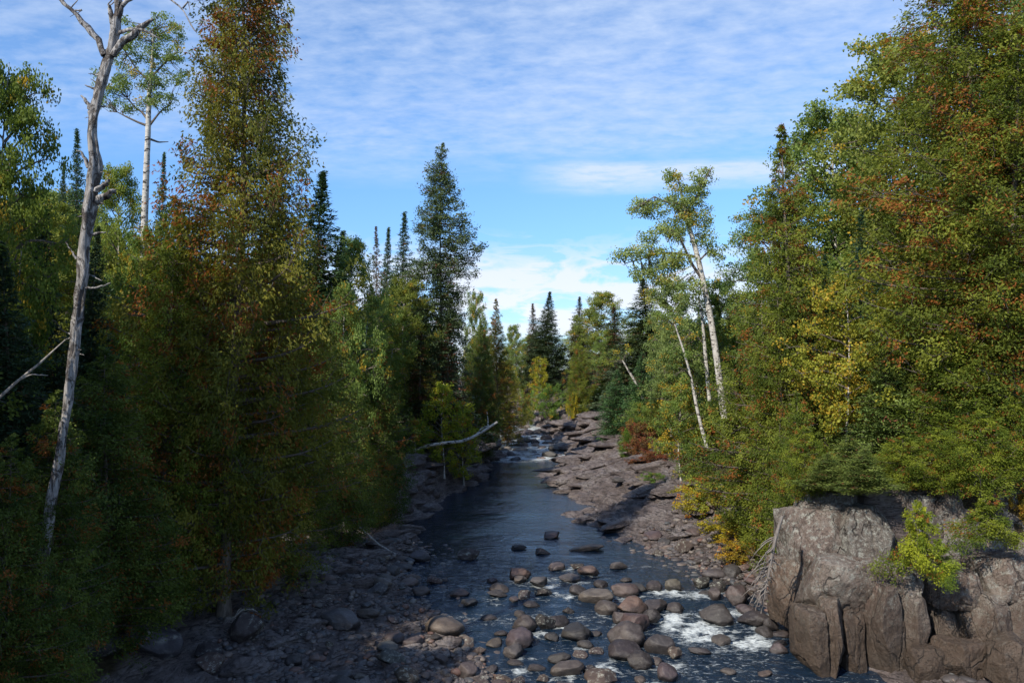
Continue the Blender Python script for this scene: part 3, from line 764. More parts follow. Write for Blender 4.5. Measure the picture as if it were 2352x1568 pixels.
def conifer(seed, H, prof, nb, kind, cb=.03, sp=1.0, droop=.2, orange=.12, lf=1.0, gap=0.0, trunk_r=.012, dens=1.0, bend=(0, 0), wob=.12):
    """prof(t)->radius. returns trunk, branch and foliage meshes, base at the origin"""
    r = np.random.default_rng(seed); TB, BB, FB = MB(), MB(), MB()
    z = np.linspace(0, 1, 22)
    def axis(t): return np.stack([bend[0]*t**2+.012*H*np.sin(t*5+seed), bend[1]*t**2+.01*H*np.sin(t*4+seed*2), t*H*np.ones_like(t)], -1)
    TB.tube(axis(z), H*trunk_r*(1-z*.94)*(1+.5*np.exp(-z*40)), 9, .5, .12)
    lob = r.uniform(0, 2*pi, 4)
    CL, CR, CT, CDir = [], [], [], []
    for k in range(nb):
        t = cb+(1-cb)*((k+r.random())/nb)**.92
        if gap and r.random() < gap: continue
        az = k*2.399963+r.uniform(-.3, .3)
        lobef = 1+wob*1.5*math.sin(az*2+lob[0]+t*6)+wob*math.sin(az*3+lob[1]-t*9)
        ln = prof(t)*r.uniform(.68, 1.12)*lobef
        if ln < .06: ln = .06
        o = axis(np.array([t]))[0]; d = np.array([math.cos(az), math.sin(az), 0])
        ns = 7; s = np.linspace(0, 1, ns)
        if kind == 'cedar': dz = ln*(.10*s-.34*droop*2*s**2+.22*s**3)
        else: dz = ln*((.30*(t-.35))*s-droop*1.1*s**1.5+.14*s**3)
        side = np.array([-d[1], d[0], 0])*ln*.12*r.normal()
        pts = o+d*(ln*s)[:, None]+side*(s**2)[:, None]; pts[:, 2] += dz
        BB.tube(pts, (.010+.013*ln)*(1-.85*s)*1.0, 4, .5, 0, False)
        nc = max(2, int(ln*(7.4 if kind == 'cedar' else 6.0)*dens))
        ss = r.uniform(.22 if kind == 'cedar' else .12, 1.03, nc); ss[0] = 1
        p = np.stack([np.interp(ss, s, pts[:, q]) for q in range(3)], -1)
        lat = r.normal(size=(nc, 1))*ln*(.17 if kind == 'cedar' else .25)*(1.15-ss[:, None]*.8)
        p = p+lat*np.array([-d[1], d[0], 0]); p[:, 2] += r.normal(size=nc)*(.13 if kind == 'cedar' else .09)*min(ln, 2)*sp
        # own twig for the clump
        bt = np.clip((r.random()*.62+r.random(nc)*.38)*.72-.06, 0, .58)
        dead = r.random(nc) < ((orange*2.6 if r.random() < .30 else orange*.30) if kind == 'cedar' else orange)*(1.4-.7*ss); bt[dead] = r.uniform(.84, 1, dead.sum())
        CL.append(p); CT.append(bt); CR.append(np.full(nc, (.235 if kind == 'cedar' else .24)*(.25+.75*min(1, ln/1.3))))
        dd = nrm(d[None]+.45*nrm(lat+1e-6)*np.array([-d[1], d[0], 0])[None]*np.sign(lat)*0+.35*r.normal(size=(nc, 3))*np.array([1, 1, .3])); CDir.append(dd)
        sel = r.random(nc) < .35
        for q in np.where(sel)[0]:
            m_ = np.array([np.interp(ss[q]*.8, s, pts[:, w_]) for w_ in range(3)])
            BB.tube(np.stack([m_, (m_+p[q])/2+r.normal(size=3)*.03, p[q]+r.normal(size=3)*.1]), [.012, .009, .004], 3, .5, 0, False)
    Cc = np.concatenate(CL); Rr = np.concatenate(CR); Tt = np.concatenate(CT); Dd = np.concatenate(CDir)
    if kind == 'cedar':
        m = 28; n = len(Cc)*m
        off = r.normal(size=(n, 3))*np.array([.62, .62, .42])
        c = np.repeat(Cc, m, 0)+off*np.repeat(Rr, m)[:, None]
        base = nrm(np.repeat(Dd, m, 0)+r.normal(size=(n, 3))*.55+np.array([0, 0, -.45]))
        cn = nrm(r.normal(size=(len(Cc), 3))*.7+np.array([0, 0, .35])+Dd*.5); nn = nrm(np.repeat(cn, m, 0)+r.normal(size=(n, 3))*.38)
        t = np.clip(np.repeat(Tt, m)+r.normal(size=n)*.03, 0, 1)
        bbv = nrm(np.cross(nn, base))
        for ang, q in ((-.4, .8), (0, 1.25), (.4, .8)):
            ax = nrm(base*math.cos(ang)+bbv*math.sin(ang))
            L_ = r.uniform(.06, .13, n)*lf*q; W_ = L_*r.uniform(.20, .30, n)
            cards(FB, c+ax*(L_*.45)[:, None], ax, nn, L_, W_, t)
    else:
        m = 24; n = len(Cc)*m
        off = r.normal(size=(n, 3))*np.array([.9, .9, .38])
        c = np.repeat(Cc, m, 0)+off*np.repeat(Rr, m)[:, None]
        base = nrm(np.repeat(Dd, m, 0)*1.0+r.normal(size=(n, 3))*.5+np.array([0, 0, .05]))
        nn = nrm(np.array([0, 0, 1.])+r.normal(size=(n, 3))*.45)
        t = np.clip(np.repeat(Tt, m)+r.normal(size=n)*.08, 0, 1)
        L_ = r.uniform(.14, .27, n)*lf*(.45+.55*np.clip(np.repeat(Rr, m)/.22, 0, 1)); W_ = L_*r.uniform(.26, .40, n)
        cards(FB, c, base, nn, L_, W_, t)
    return TB, BB, FB

def broadleaf(seed, H, R, cb, nl, leaf=.09, per=34, sub=7, yellow=.06, trunk_r=.010, lean=(0, 0), top=.97, clr=.42, path=None, up=.55, multi=1):
    r = np.random.default_rng(seed); TB, BB, FB = MB(), MB(), MB()
    z = np.linspace(0, 1, 20)
    def axis(t):
        t = np.asarray(t, float)
        if path is not None: return np.stack([np.interp(t, path[:, 0], path[:, q]) for q in (1, 2, 3)], -1)
        return np.stack([lean[0]*t**1.3+.015*H*np.sin(t*6+seed), lean[1]*t**1.3+.012*H*np.sin(t*5+seed*3), t*H], -1)
    TB.tube(axis(z), H*trunk_r*(1-z*.88)*(1+.4*np.exp(-z*35)), 9, .5, .08)
    for q in range(multi-1):
        a = r.uniform(0, 2*pi); s = z[:14]
        off = np.stack([np.cos(a)*s*R*.9, np.sin(a)*s*R*.9, 0*s], -1)
        TB.tube(axis(s)+off, H*trunk_r*.6*(1-s*.9), 7, .5, .08)
    Cc = []; Tt = []; Rr = []; lob = r.uniform(0, 6.28, 3)
    for k in range(nl):
        t = cb+(top-cb)*((k+r.random())/nl); az = k*2.399963+r.uniform(-.5, .5)
        q = (t-cb)/(1-cb)
        env = R*(max(0.02, math.sin(pi*min(1, .16+.84*q)))**.6)*(1+.22*math.sin(az*2+lob[0]+q*5)+.15*math.sin(az*3+lob[1]-q*7))
        ln = env*r.uniform(.75, 1.1)
        o = axis(t); d = np.array([math.cos(az), math.sin(az), 0])
        s = np.linspace(0, 1, 7); rise = up*r.uniform(.6, 1.3)*(1.1-.3*q)
        pts = o+d*(ln*s)[:, None]; pts[:, 2] += ln*(rise*s**.9-.22*s**2.5)
        pts += np.cumsum(r.normal(size=(7, 3))*.035*ln, 0)*s[:, None]
        BB.tube(pts, (.012+.014*ln)*(1-.85*s), 5, .5, 0, False)
        for j in range(max(2, int(sub*(.4+.6*ln/R)))):
            u_ = r.uniform(.3, 1); o2 = np.array([np.interp(u_, s, pts[:, w_]) for w_ in range(3)])
            dd = nrm(r.normal(size=3)+d*.6+np.array([0, 0, .3])); l2 = ln*.36*r.uniform(.5, 1.1)
            e = o2+dd*l2; mid = (o2+e)/2+r.normal(size=3)*.06*l2
            BB.tube(np.stack([o2, mid, e]), [.010+.004*ln, .008, .004], 3, .5, 0, False)
            for pt in (e, mid):
                Cc.append(pt); Rr.append(clr*r.uniform(.6, 1.15)); Tt.append(r.random()*.6 if r.random() > yellow else r.uniform(.87, 1))
    Cc = np.array(Cc); Rr = np.array(Rr); Tt = np.array(Tt)
    n = len(Cc)*per
    off = rand_dirs(r, n)*(r.random(n)**.5)[:, None]*np.array([1, 1, .72])
    c = np.repeat(Cc, per, 0)+off*np.repeat(Rr, per)[:, None]
    ax = nrm(r.normal(size=(n, 3))+np.array([0, 0, -.5])); nn = nrm(np.repeat(nrm(r.normal(size=(len(Cc), 3))+np.array([0, 0, .6])), per, 0)*.8+r.normal(size=(n, 3))*.6)
    L_ = leaf*r.uniform(.75, 1.25, n); t = np.clip(np.repeat(Tt, per)+r.normal(size=n)*.05, 0, 1)
    cards(FB, c, ax, nn, L_, L_*r.uniform(.65, .85, n), t)
    return TB, BB, FB

PROTO = {}
def proto(key, parts, mats, H, R):
    out = []
    for nm, b_, m_ in zip(('trunk', 'branches', 'crown'), parts, mats):
        me = b_.mesh(nm, nm != 'crown'); me.materials.append(m_); out.append((nm, me))
    PROTO[key] = (out, H, R)
cone = lambda R, p=.8, f=.12: (lambda t: R*min(1, (1-t)**p*1.0)*min(1, .55+t/f*.45) if t < f else R*(1-t)**p/(1-f)**p)
def cedar_prof(R): return lambda t: 1.12*R*(.50+.50*min(1, t/.28))*min(1, ((1-t)/.80)**.78)
mc = (M_bark, M_twig, M_cedar); ms = (M_bark, M_twig, M_spruce); mb = (M_birch, M_twig, M_broad)
proto('cedar1', conifer(11, 18, cedar_prof(3.6), 270, 'cedar', .04, 1.3, .25, .18, 1.0, .02, .011, 1.2), mc, 18, 3.6)
proto('cedar2', conifer(12, 16, cedar_prof(3.2), 240, 'cedar', .02, 1.3, .30, .10, .95, .0, .012, 1.15, wob=.08), mc, 16, 3.2)
proto('cedar4', conifer(15, 17, lambda t: 3.5*(.66+.34*min(1, t/.2))*min(1, ((1-t)/.85)**.95), 240, 'cedar', .03, 1.3, .28, .15, 1.0, .06, .0115, 1.1, wob=.2), mc, 17, 3.3)
proto('crackcedar', conifer(16, 2.2, lambda t: .95*(1-t)**.6, 44, 'cedar', .06, .7, .6, .05, .8, .1, .014, 2.2, wob=.35), mc, 2.2, .9)
proto('cedar3', conifer(13, 10, cedar_prof(2.3), 160, 'cedar', .02, 1.2, .25, .10, .9, .0, .011, 1.3), mc, 10, 2.3)
proto('bushcedar', conifer(14, 4, lambda t: 1.3*(.75+.25*min(1, t/.3))*min(1, ((1-t)/.6)**.7), 90, 'cedar', .02, 1, .15, .08, .75, 0, .014, 1.6), mc, 4, 1.3)
proto('spruce1', conifer(21, 16, cone(2.7, 1.05), 300, 'spruce', .05, 1, .30, .015, 1.1, 0, .010, 1.0), ms, 16, 2.1)
proto('spruce2', conifer(22, 14, cone(2.1, 1.0), 260, 'spruce', .04, 1, .22, .02, 1.0, 0, .010, 1.1, wob=.2), ms, 14, 1.6)
proto('spruce3', conifer(23, 14, cone(2.2, 1.0), 230, 'spruce', .1, 1, .35, .45, 1.0, .12, .010, .8, wob=.25), ms, 14, 1.8)
proto('fir', conifer(24, 6, cone(1.5, .75), 130, 'spruce', .03, 1, .16, .02, .72, 0, .010, 1.6), ms, 6, 1.5)
proto('aspen1', broadleaf(31, 15, 2.9, .34, 60, .115, 44, 9, .04), mb, 15, 2.6)
proto('aspen2', broadleaf(32, 13, 2.9, .20, 70, .11, 46, 9, .07, multi=2, clr=.46), mb, 13, 2.6)
proto('aspen3', broadleaf(33, 9, 2.3, .12, 56, .10, 46, 8, .08), mb, 9, 2.0)
proto('youngbirch', broadleaf(34, 6, 1.6, .2, 38, .085, 34, 7, .28, clr=.34, trunk_r=.008), mb, 6, 1.5)
proto('bush', broadleaf(35, 2.2, 1.5, .08, 26, .075, 40, 6, .08, trunk_r=.012, clr=.30, up=.5, multi=3), (M_twig, M_twig, M_broad), 2.6, 1.5)
my = (M_birch, M_twig, M_autumn)
proto('yellow', broadleaf(36, 5, 1.25, .14, 40, .085, 22, 6, .06, clr=.28), my, 5.2, 1.25)
proto('yellowbush', broadleaf(37, 1.4, 1.0, .06, 22, .07, 34, 6, .05, clr=.22, up=.4, multi=3), (M_twig, M_twig, M_autumn), 1.7, 1.0)
proto('rustbush', broadleaf(38, 1.0, 1.0, .05, 22, .06, 34, 6, .35, clr=.20, up=.35, multi=3), (M_twig, M_twig, M_rust), 1.2, 1.0)
proto('herb', broadleaf(39, .7, .7, .03, 18, .05, 36, 6, .08, clr=.16, up=.3, multi=3), (M_twig, M_twig, M_broad), .9, .7)

def plant(name, key, x, y, H, R, label, cat, group=None, colr=(1, 1, 1), rz=None, z=None, tilt=(0, 0), sink=.12):
    parts, H0, R0 = PROTO[key]
    z = gz(x, y)-sink if z is None else z
    e = empty(name, (x, y, z), label, cat, group)
    e.rotation_euler = (tilt[0], tilt[1], rz if rz is not None else random.uniform(0, 6.28))
    e.scale = (R/R0, R/R0, H/H0)
    for nm, me in parts:
        o = D.objects.new(nm, me); col.objects.link(o); o.parent = e
        o.color = (*colr, 1) if nm == 'crown' else (1, 1, 1, 1)
    return e
def tree(name, key, px, d, top, rpx, label, cat='tree', colr=(1, 1, 1), group=None, base=None, rz=None, tilt=(0, 0)):
    """px, top row and crown half-width in photo pixels for a tree standing d metres up the valley"""
    x = (px-1176)*d/FOC; g = gz(x, d)-.12 if base is None else P(px, base, d)[2]
    H = P(px, top, d)[2]-g; R = rpx*d/FOC
    return plant(name, key, x, d, H, R, label, cat, group, colr, rz, g, tilt)

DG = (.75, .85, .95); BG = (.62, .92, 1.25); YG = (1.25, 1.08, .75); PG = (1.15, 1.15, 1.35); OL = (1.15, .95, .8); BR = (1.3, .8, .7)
LM = [('the dead snag', 180), ('the giant left cedar', 530), ('the dark pointed spruce', 735), ('the pair of slim spires', 905), ('the tallest central spruce', 1014), ('the olive cedar at the bend', 1142),
      ('the pointed far spruce', 1259), ('the rounded far aspen', 1385), ('the grey green spruce', 1478), ('the leaning aspen', 1610), ('the orange flecked cedar', 1828), ('the bluest fir', 1985), ('the giant cliff top cedar', 2235)]
def near(x, y):
    q = 1176+FOC*x/y; lm_, lx = min(LM, key=lambda t: abs(t[1]-q))
    return ('left of ' if q < lx-25 else 'right of ' if q > lx+25 else 'in front of ')+lm_
# ---- left side: darker crown colours here stand in for part of the shade
tree('cedar_tree', 'cedar1', 538, 26, -330, 240, 'giant rusty green cedar dominating the left bank, its top cut by the frame', colr=OL, rz=.4)
tree('cedar_tree', 'cedar2', 635, 29, 440, 160, 'dense drooping cedar on the river side of the giant left cedar', colr=(.95, .95, .8))
tree('cedar_tree', 'cedar2', 385, 25, 450, 165, 'lighter green cedar between the dead snag and the giant cedar', colr=(1.1, 1.15, .9))
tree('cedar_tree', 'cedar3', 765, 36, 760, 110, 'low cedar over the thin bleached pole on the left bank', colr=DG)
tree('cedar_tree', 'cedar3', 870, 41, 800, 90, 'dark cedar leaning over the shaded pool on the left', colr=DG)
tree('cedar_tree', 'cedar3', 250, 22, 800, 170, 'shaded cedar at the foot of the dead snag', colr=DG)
tree('spruce_tree', 'spruce1', 735, 44, 392, 135, 'dark pointed spruce just right of the giant cedar', colr=(.9, 1.05, .9))
tree('spruce_tree', 'spruce2', 778, 50, 530, 70, 'lower dark spruce behind the pointed one by the giant cedar', colr=DG)
tree('aspen_tree', 'aspen2', 808, 47, 545, 62, 'light green birch standing against the lower dark spruce', colr=(1, 1.05, 1))
tree('aspen_tree', 'aspen3', 790, 40, 650, 60, 'slim young birch with thin white stem below the light green birch', colr=(1, 1.1, 1))
tree('spruce_tree', 'spruce3', 860, 66, 518, 34, 'thin brownish half dead spruce left of a pair of green spires', colr=(1.4, .9, .9))
tree('spruce_tree', 'spruce2', 888, 68, 522, 42, 'left one of two slim green spruce spires beside the tallest central spruce', colr=(1, 1.1, 1))
tree('spruce_tree', 'spruce2', 921, 64, 488, 54, 'right and taller one of two slim spruce spires beside the tallest central spruce', colr=(1, 1.1, 1))
tree('aspen_tree', 'aspen2', 930, 58, 640, 60, 'olive green birch under the slim spruce spires', colr=(1.0, .9, .6))
tree('aspen_tree', 'aspen2', 870, 55, 680, 60, 'green birch below the brownish half dead spruce', colr=(.8, .9, .7))
tree('aspen_tree', 'aspen3', 1095, 80, 668, 26, 'pale thin aspen right behind the tallest central spruce', colr=PG)
tree('cedar_tree', 'cedar4', 1142, 84, 686, 62, 'olive cedar with a sparse brown top at the left corner of the far rapids', colr=(1.1, .9, .8))
tree('cedar_tree', 'cedar3', 1105, 72, 745, 50, 'dark cedar below the tallest central spruce at the bend', colr=DG)
tree('cedar_tree', 'cedar3', 1090, 74, 790, 58, 'dark cedar behind the raised end of the fallen birch', colr=DG)
tree('aspen_tree', 'youngbirch', 1160, 92, 830, 40, 'young green birch beside the olive cedar at the far rapids', colr=(1, .95, .6))
tree('spruce_tree', 'spruce3', 965, 57.5, 760, 62, 'scruffy spruce with dead brown boughs under the tallest spruce', colr=(.9, .9, .8))
tree('spruce_tree', 'spruce3', 1035, 58.5, 742, 66, 'grey tangled spruce below the bare trunk of the tallest spruce', colr=(1, 1, 1))
tree('cedar_tree', 'cedar3', 872, 46, 850, 60, 'dark cedar above the root end of the fallen birch', colr=DG)
tree('yellow_sapling', 'yellow', 1018, 55, 866, 46, 'taller yellow sapling growing above the fallen birch', 'sapling', colr=(.75, 1, 1))
tree('yellow_sapling', 'yellow', 1064, 56.5, 912, 40, 'shorter yellow sapling growing above the fallen birch', 'sapling', colr=(.75, 1, 1))
tree('yellow_sapling', 'yellow', 955, 54, 955, 34, 'small yellow green sapling near the root of the fallen birch', 'sapling', colr=(.6, .95, 1))
tree('spruce_tree', 'spruce2', 166, 48, 300, 52, 'thin spruce spire at far left against the blue sky', colr=(.8, 1, 1))
tree('spruce_tree', 'spruce2', 133, 46, 372, 40, 'shorter spruce beside the thin far left spire', colr=(1, 1.1, 1.1))
tree('spruce_tree', 'spruce2', 367, 42, 350, 42, 'small spruce spire between the tall aspen and the giant cedar', colr=(.8, 1, 1))
tree('aspen_tree', 'aspen2', 262, 42, 378, 62, 'yellow green birch right behind the dead snag', colr=(1.2, 1.15, .75))
tree('aspen_tree', 'aspen3', 318, 38, 520, 60, 'low green birch between the dead snag and the giant cedar', colr=(.9, 1, .8))
tree('birch_tree', 'aspen2', 0, 23, 142, 120, 'dark leafy tree rising at the left edge of the picture', colr=(.8, .85, .55))
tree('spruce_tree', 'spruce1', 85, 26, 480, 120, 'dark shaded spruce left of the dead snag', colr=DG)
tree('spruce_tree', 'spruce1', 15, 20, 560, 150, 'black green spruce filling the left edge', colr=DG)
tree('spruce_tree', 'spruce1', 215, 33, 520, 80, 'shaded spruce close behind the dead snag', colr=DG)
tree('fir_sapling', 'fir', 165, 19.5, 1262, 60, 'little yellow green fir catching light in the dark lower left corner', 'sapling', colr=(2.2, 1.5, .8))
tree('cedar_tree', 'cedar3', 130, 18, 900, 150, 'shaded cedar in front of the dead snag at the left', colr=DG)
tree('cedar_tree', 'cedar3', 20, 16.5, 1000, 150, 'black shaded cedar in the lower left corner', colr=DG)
# ---- right side
tree('cedar_tree', 'cedar4', 1815, 33, 285, 190, 'tall orange flecked cedar with visible trunk right of the leaning aspen', colr=(1.1, 1.1, .9), rz=2.0)
tree('cedar_tree', 'cedar3', 1795, 31, 640, 120, 'lower orange flecked cedar drooping over the right bank plants', colr=(1.1, 1.1, .9))
tree('cedar_tree', 'cedar3', 1762, 34, 820, 80, 'bushy cedar over the yellow shrubs of the right bank', colr=(1, 1.1, .9))
tree('cedar_tree', 'cedar1', 2235, 28, -270, 275, 'giant cedar above the cliff with its top out of the frame', colr=(1.15, 1.1, .9), rz=1.0)
tree('cedar_tree', 'cedar2', 2340, 26.5, 60, 240, 'dense cedar at the right edge above the cliff', colr=(1.05, 1.05, .85))
tree('cedar_tree', 'cedar2', 2110, 30.5, 400, 160, 'green cedar between the yellow birch and the giant cliff top cedar', colr=(.95, 1.1, .9))
tree('cedar_tree', 'cedar3', 2200, 26.5, 760, 150, 'low dense cedar at the brink of the cliff', colr=(1.0, 1.1, .85))
tree('cedar_tree', 'cedar3', 1830, 28.5, 900, 90, 'short cedar hiding the left end of the cliff top', colr=(1.05, 1.1, .85))
tree('aspen_tree', 'aspen2', 1925, 47, 246, 150, 'broad leafy aspen with rounded top behind the orange flecked cedar', colr=(1, 1.05, .95))
tree('aspen_tree', 'aspen2', 2085, 42, 85, 175, 'yellow green aspen leaning out of the giant cliff top cedar', colr=(1.25, 1.1, .85))
tree('aspen_tree', 'aspen1', 2330, 36, -120, 160, 'tall white stemmed aspen at the upper right corner', colr=(.95, 1, .9))
tree('aspen_tree', 'aspen2', 1768, 46, 478, 100, 'pale aspen left of the tall orange flecked cedar', colr=(1.0, 1.1, 1.2))
tree('spruce_tree', 'spruce2', 1985, 37, 482, 58, 'blue green fir in the gap above the yellow birch', colr=BG)
tree('spruce_tree', 'spruce2', 1892, 39, 585, 58, 'dim blue green fir left of the bluest one', colr=BG)
tree('spruce_tree', 'spruce2', 2060, 38, 540, 58, 'blue green fir right of the bluest one', colr=BG)
tree('birch_tree', 'youngbirch', 1945, 28.8, 640, 110, 'yellow green young birch with thin white stem above the cliff', colr=(1.6, 1.25, .6), rz=1.2)
tree('fir_tree', 'fir', 2035, 27.5, 790, 105, 'layered young fir beside the young birch above the cliff', colr=(2.3, 2.0, 1.0))
tree('fir_tree', 'fir', 1950, 26.6, 1000, 80, 'small spreading fir at the edge of the cliff top', colr=(2.7, 2.2, 1.1))
tree('aspen_tree', 'aspen3', 1545, 60, 640, 60, 'pale green aspen below the leaning aspen crown', colr=PG)
tree('aspen_tree', 'aspen3', 1600, 52, 740, 75, 'pale leafy aspen beneath the leaning aspen', colr=PG)
tree('aspen_tree', 'aspen3', 1660, 50, 640, 55, 'pale aspen filling the gap right of the leaning trunk', colr=(1.1, 1.15, 1.1))
tree('aspen_tree', 'youngbirch', 1560, 46, 870, 60, 'bushy pale birch above the rusty shrubs', colr=(1, 1.1, .9))
tree('spruce_tree', 'spruce1', 1478, 82, 640, 90, 'broad grey green spruce with a brown tip in the right distance', colr=(1.4, 1.25, 1.2))
tree('spruce_tree', 'fir', 1415, 70, 850, 50, 'drooping spruce over the ledges in the middle distance', colr=(1.1, 1.4, 1))
tree('spruce_tree', 'fir', 1478, 66, 810, 55, 'green spruce right of the drooping one over the ledges', colr=(1.1, 1.4, 1))
tree('cedar_tree', 'cedar3', 1525, 62, 850, 45, 'olive cedar behind the yellow bush on the right bank', colr=(1, 1, .8))
tree('aspen_tree', 'aspen2', 1385, 115, 670, 56, 'rounded yellow green aspen on the far skyline', colr=(1.15, 1.05, .9))
tree('spruce_tree', 'spruce3', 1410, 105, 705, 50, 'reddish brown dying spruce before the rounded far aspen', colr=(1, .9, .8))
tree('spruce_tree', 'spruce2', 1333, 130, 681, 32, 'brown tipped spruce spire left of the rounded far aspen', colr=BR)
tree('spruce_tree', 'spruce1', 1259, 128, 670, 50, 'tallest pointed spruce at the far end of the river', colr=(1.0, .95, .95))
tree('spruce_tree', 'spruce3', 1223, 132, 696, 32, 'small reddish spruce left of the pointed far one', colr=BR)
tree('aspen_tree', 'aspen3', 1196, 128, 745, 24, 'bent feathery treetop at the left of the far gap', colr=PG, tilt=(0, -.12))
tree('cedar_tree', 'cedar3', 1330, 98, 775, 36, 'olive narrow cedar at the right corner of the far rock shelf', colr=(1.2, 1.2, 1.0))
tree('yellow_sapling', 'yellow', 1240, 112, 812, 26, 'golden birch at the far end of the river', 'sapling', colr=(.9, 1, 1))
tree('bush', 'bush', 1262, 106, 880, 40, 'round green bush under the golden birch', 'bush', colr=(.8, 1, .7))
tree('yellow_bush', 'yellowbush', 1318, 97, 890, 14, 'tiny yellow bush beside the olive narrow cedar', 'bush')
tree('bush', 'bush', 1210, 108, 895, 24, 'low green bush left of the far rock shelf', 'bush', colr=(.9, 1, .7))

# tallest central spruce: irregular, own mesh
def tall_prof(t):
    r_ = np.interp(t, [0, .30, .45, .6, .75, .9, 1], [1.5, 1.85, 1.75, 1.65, 1.25, .75, .10])
    return float(r_)*1.35
proto('tallspruce', conifer(77, 20, tall_prof, 190, 'spruce', .28, 1.5, .26, .03, 1.1, .20, .0085, 1.5, wob=.40), ms, 20, 2.2)
tree('spruce_tree', 'tallspruce', 1014, 60, 326, 54, 'tallest central spruce standing high above the left bank', colr=(1.35, 1.2, .95), rz=.6)

for x_, y_, H_, lab_ in ((19.5, 29, 13, 'cedar on the cliff top just outside the right edge'), (21.5, 26.8, 9, 'low cedar on the cliff top just outside the right edge'), (23.5, 32, 15, 'tall cedar behind the others just outside the right edge')):
    plant('cedar_tree', 'cedar3', x_, y_, H_, 2.9, lab_, 'tree', None, (1, 1.05, .85))
# ---- shrubs and herbs on the right bank
def low(name, key, px, py, d, wpx, hpx, label, cat='bush', colr=(1, 1, 1), group=None):
    x = (px-1176)*d/FOC
    plant(name, key, x, d, hpx*d/FOC, wpx*d/FOC/2, label, cat, group, colr)
low('yellow_bush', 'yellowbush', 1531, 1020, 55, 52, 52, 'bright yellow bush behind the red undergrowth')
low('rust_bush', 'rustbush', 1470, 1025, 58, 90, 50, 'brick red shrub on the sunlit ledges', colr=(1, .8, .8))
low('rust_bush', 'rustbush', 1505, 1040, 53, 80, 32, 'deep red low shrub in front of the bright yellow bush', colr=(1.1, .7, .7))
low('rust_bush', 'rustbush', 1460, 1000, 62, 80, 60, 'orange green shrub at the left end of the red undergrowth', colr=(1.2, 1.2, 1))
low('rust_bush', 'rustbush', 1590, 1030, 47, 90, 60, 'tawny shrub below the thin leaning birch', colr=(1.3, 1.5, 1.2))
low('cedar_bush', 'bushcedar', 1437, 1040, 60, 34, 70, 'small bright green cedar at the left of the red shrubs', colr=(.9, 1.3, .9))
low('bush', 'bush', 1590, 1085, 44.5, 80, 60, 'grey green shrub left of the yellow shrubs', colr=(.9, .9, .9))
low('bush', 'bush', 1500, 1070, 49, 60, 30, 'low green plant on the ledges below the red shrub', colr=(.8, 1, .8))
low('yellow_bush', 'yellowbush', 1618, 1080, 40, 120, 80, 'yellow shrub at the upper left foot of the orange flecked cedar')
low('yellow_bush', 'yellowbush', 1668, 1100, 36, 130, 70, 'yellow shrub in the middle of the golden patch')
low('yellow_bush', 'yellowbush', 1705, 1130, 33, 110, 60, 'orange yellow shrub at the lower right of the golden patch', colr=(1.05, .85, 1))
low('yellow_bush', 'yellowbush', 2345, 1190, 25, 60, 80, 'yellow leaves poking in at the right edge above the cliff', colr=(1, .8, 1))
for k in range(34):
    y = random.uniform(33.5, 50); R_ = np.interp(y, YS, RS); x = R_+np.interp(y, [33, 40, 50], [3.6, 6.2, 7.8])+random.uniform(-.6, 2.2)
    if x/y > .325 or x/y < .2: continue
    plant('herb', 'herb', x, y, random.uniform(.35, .8), random.uniform(.4, .8), 'low plant on the bank '+near(x, y), 'plant', 'low plants along the right bank', random.choice([(1.0, 1.1, .9), (1.3, 1.1, .8), (.9, .95, .9)]))
for k in range(26):
    y = random.uniform(30, 44); L_ = np.interp(y, YS, LS); x = L_-np.interp(y, [30, 38, 44], [6.5, 6.5, 3.0])-random.uniform(-.2, 2.5)
    plant('herb', 'herb', x, y, random.uniform(.3, .7), random.uniform(.35, .7), 'low plant on the left bank '+near(x, y), 'plant', 'low plants along the left bank', random.choice([(.8, 1, .7), (1.1, 1.1, .6)]))
for k in range(30):
    px = random.uniform(1800, 2352); d = random.uniform(25.8, 29)
    x = (px-1176)*d/FOC
    plant('herb', 'herb', x, d, random.uniform(.4, .8), random.uniform(.4, .9), 'low plant on the cliff top '+near(x, d), 'plant', 'low plants on the cliff top', random.choice([(.8, 1, .7), (1.1, 1.1, .6)]))
for k, (px, py, d_, wp, hp, key, lab) in enumerate([(1900, 1120, 25.4, 110, 60, 'fir', 'low fir boughs hanging over the left part of the cliff top'), (1985, 1130, 24.6, 130, 75, 'fir', 'spreading fir lying over the brink of the cliff'),
        (2075, 1120, 25.2, 120, 90, 'bushcedar', 'small cedar over the dark notch at the cliff top'), (2160, 1130, 24.8, 130, 110, 'bushcedar', 'cedar boughs over the cliff edge above the speckled face'), (2255, 1140, 24.4, 140, 150, 'bushcedar', 'cedar boughs hanging low at the right part of the cliff top'),
        (1850, 1150, 26.5, 100, 130, 'bushcedar', 'cedar boughs hanging over the left corner of the cliff'), (2330, 1120, 24.6, 120, 160, 'bushcedar', 'dark cedar boughs at the cliff top by the right edge')]):
    p_ = P(px, py, d_); e = plant('cedar_bush' if key != 'fir' else 'fir_sapling', key, p_[0], p_[1], hp*d_/FOC*1.3, wp*d_/FOC/2*1.1, lab, 'bush', None, (2.7, 2.2, 1.1) if key == 'fir' else (1.3, 1.3, .85), None, p_[2])
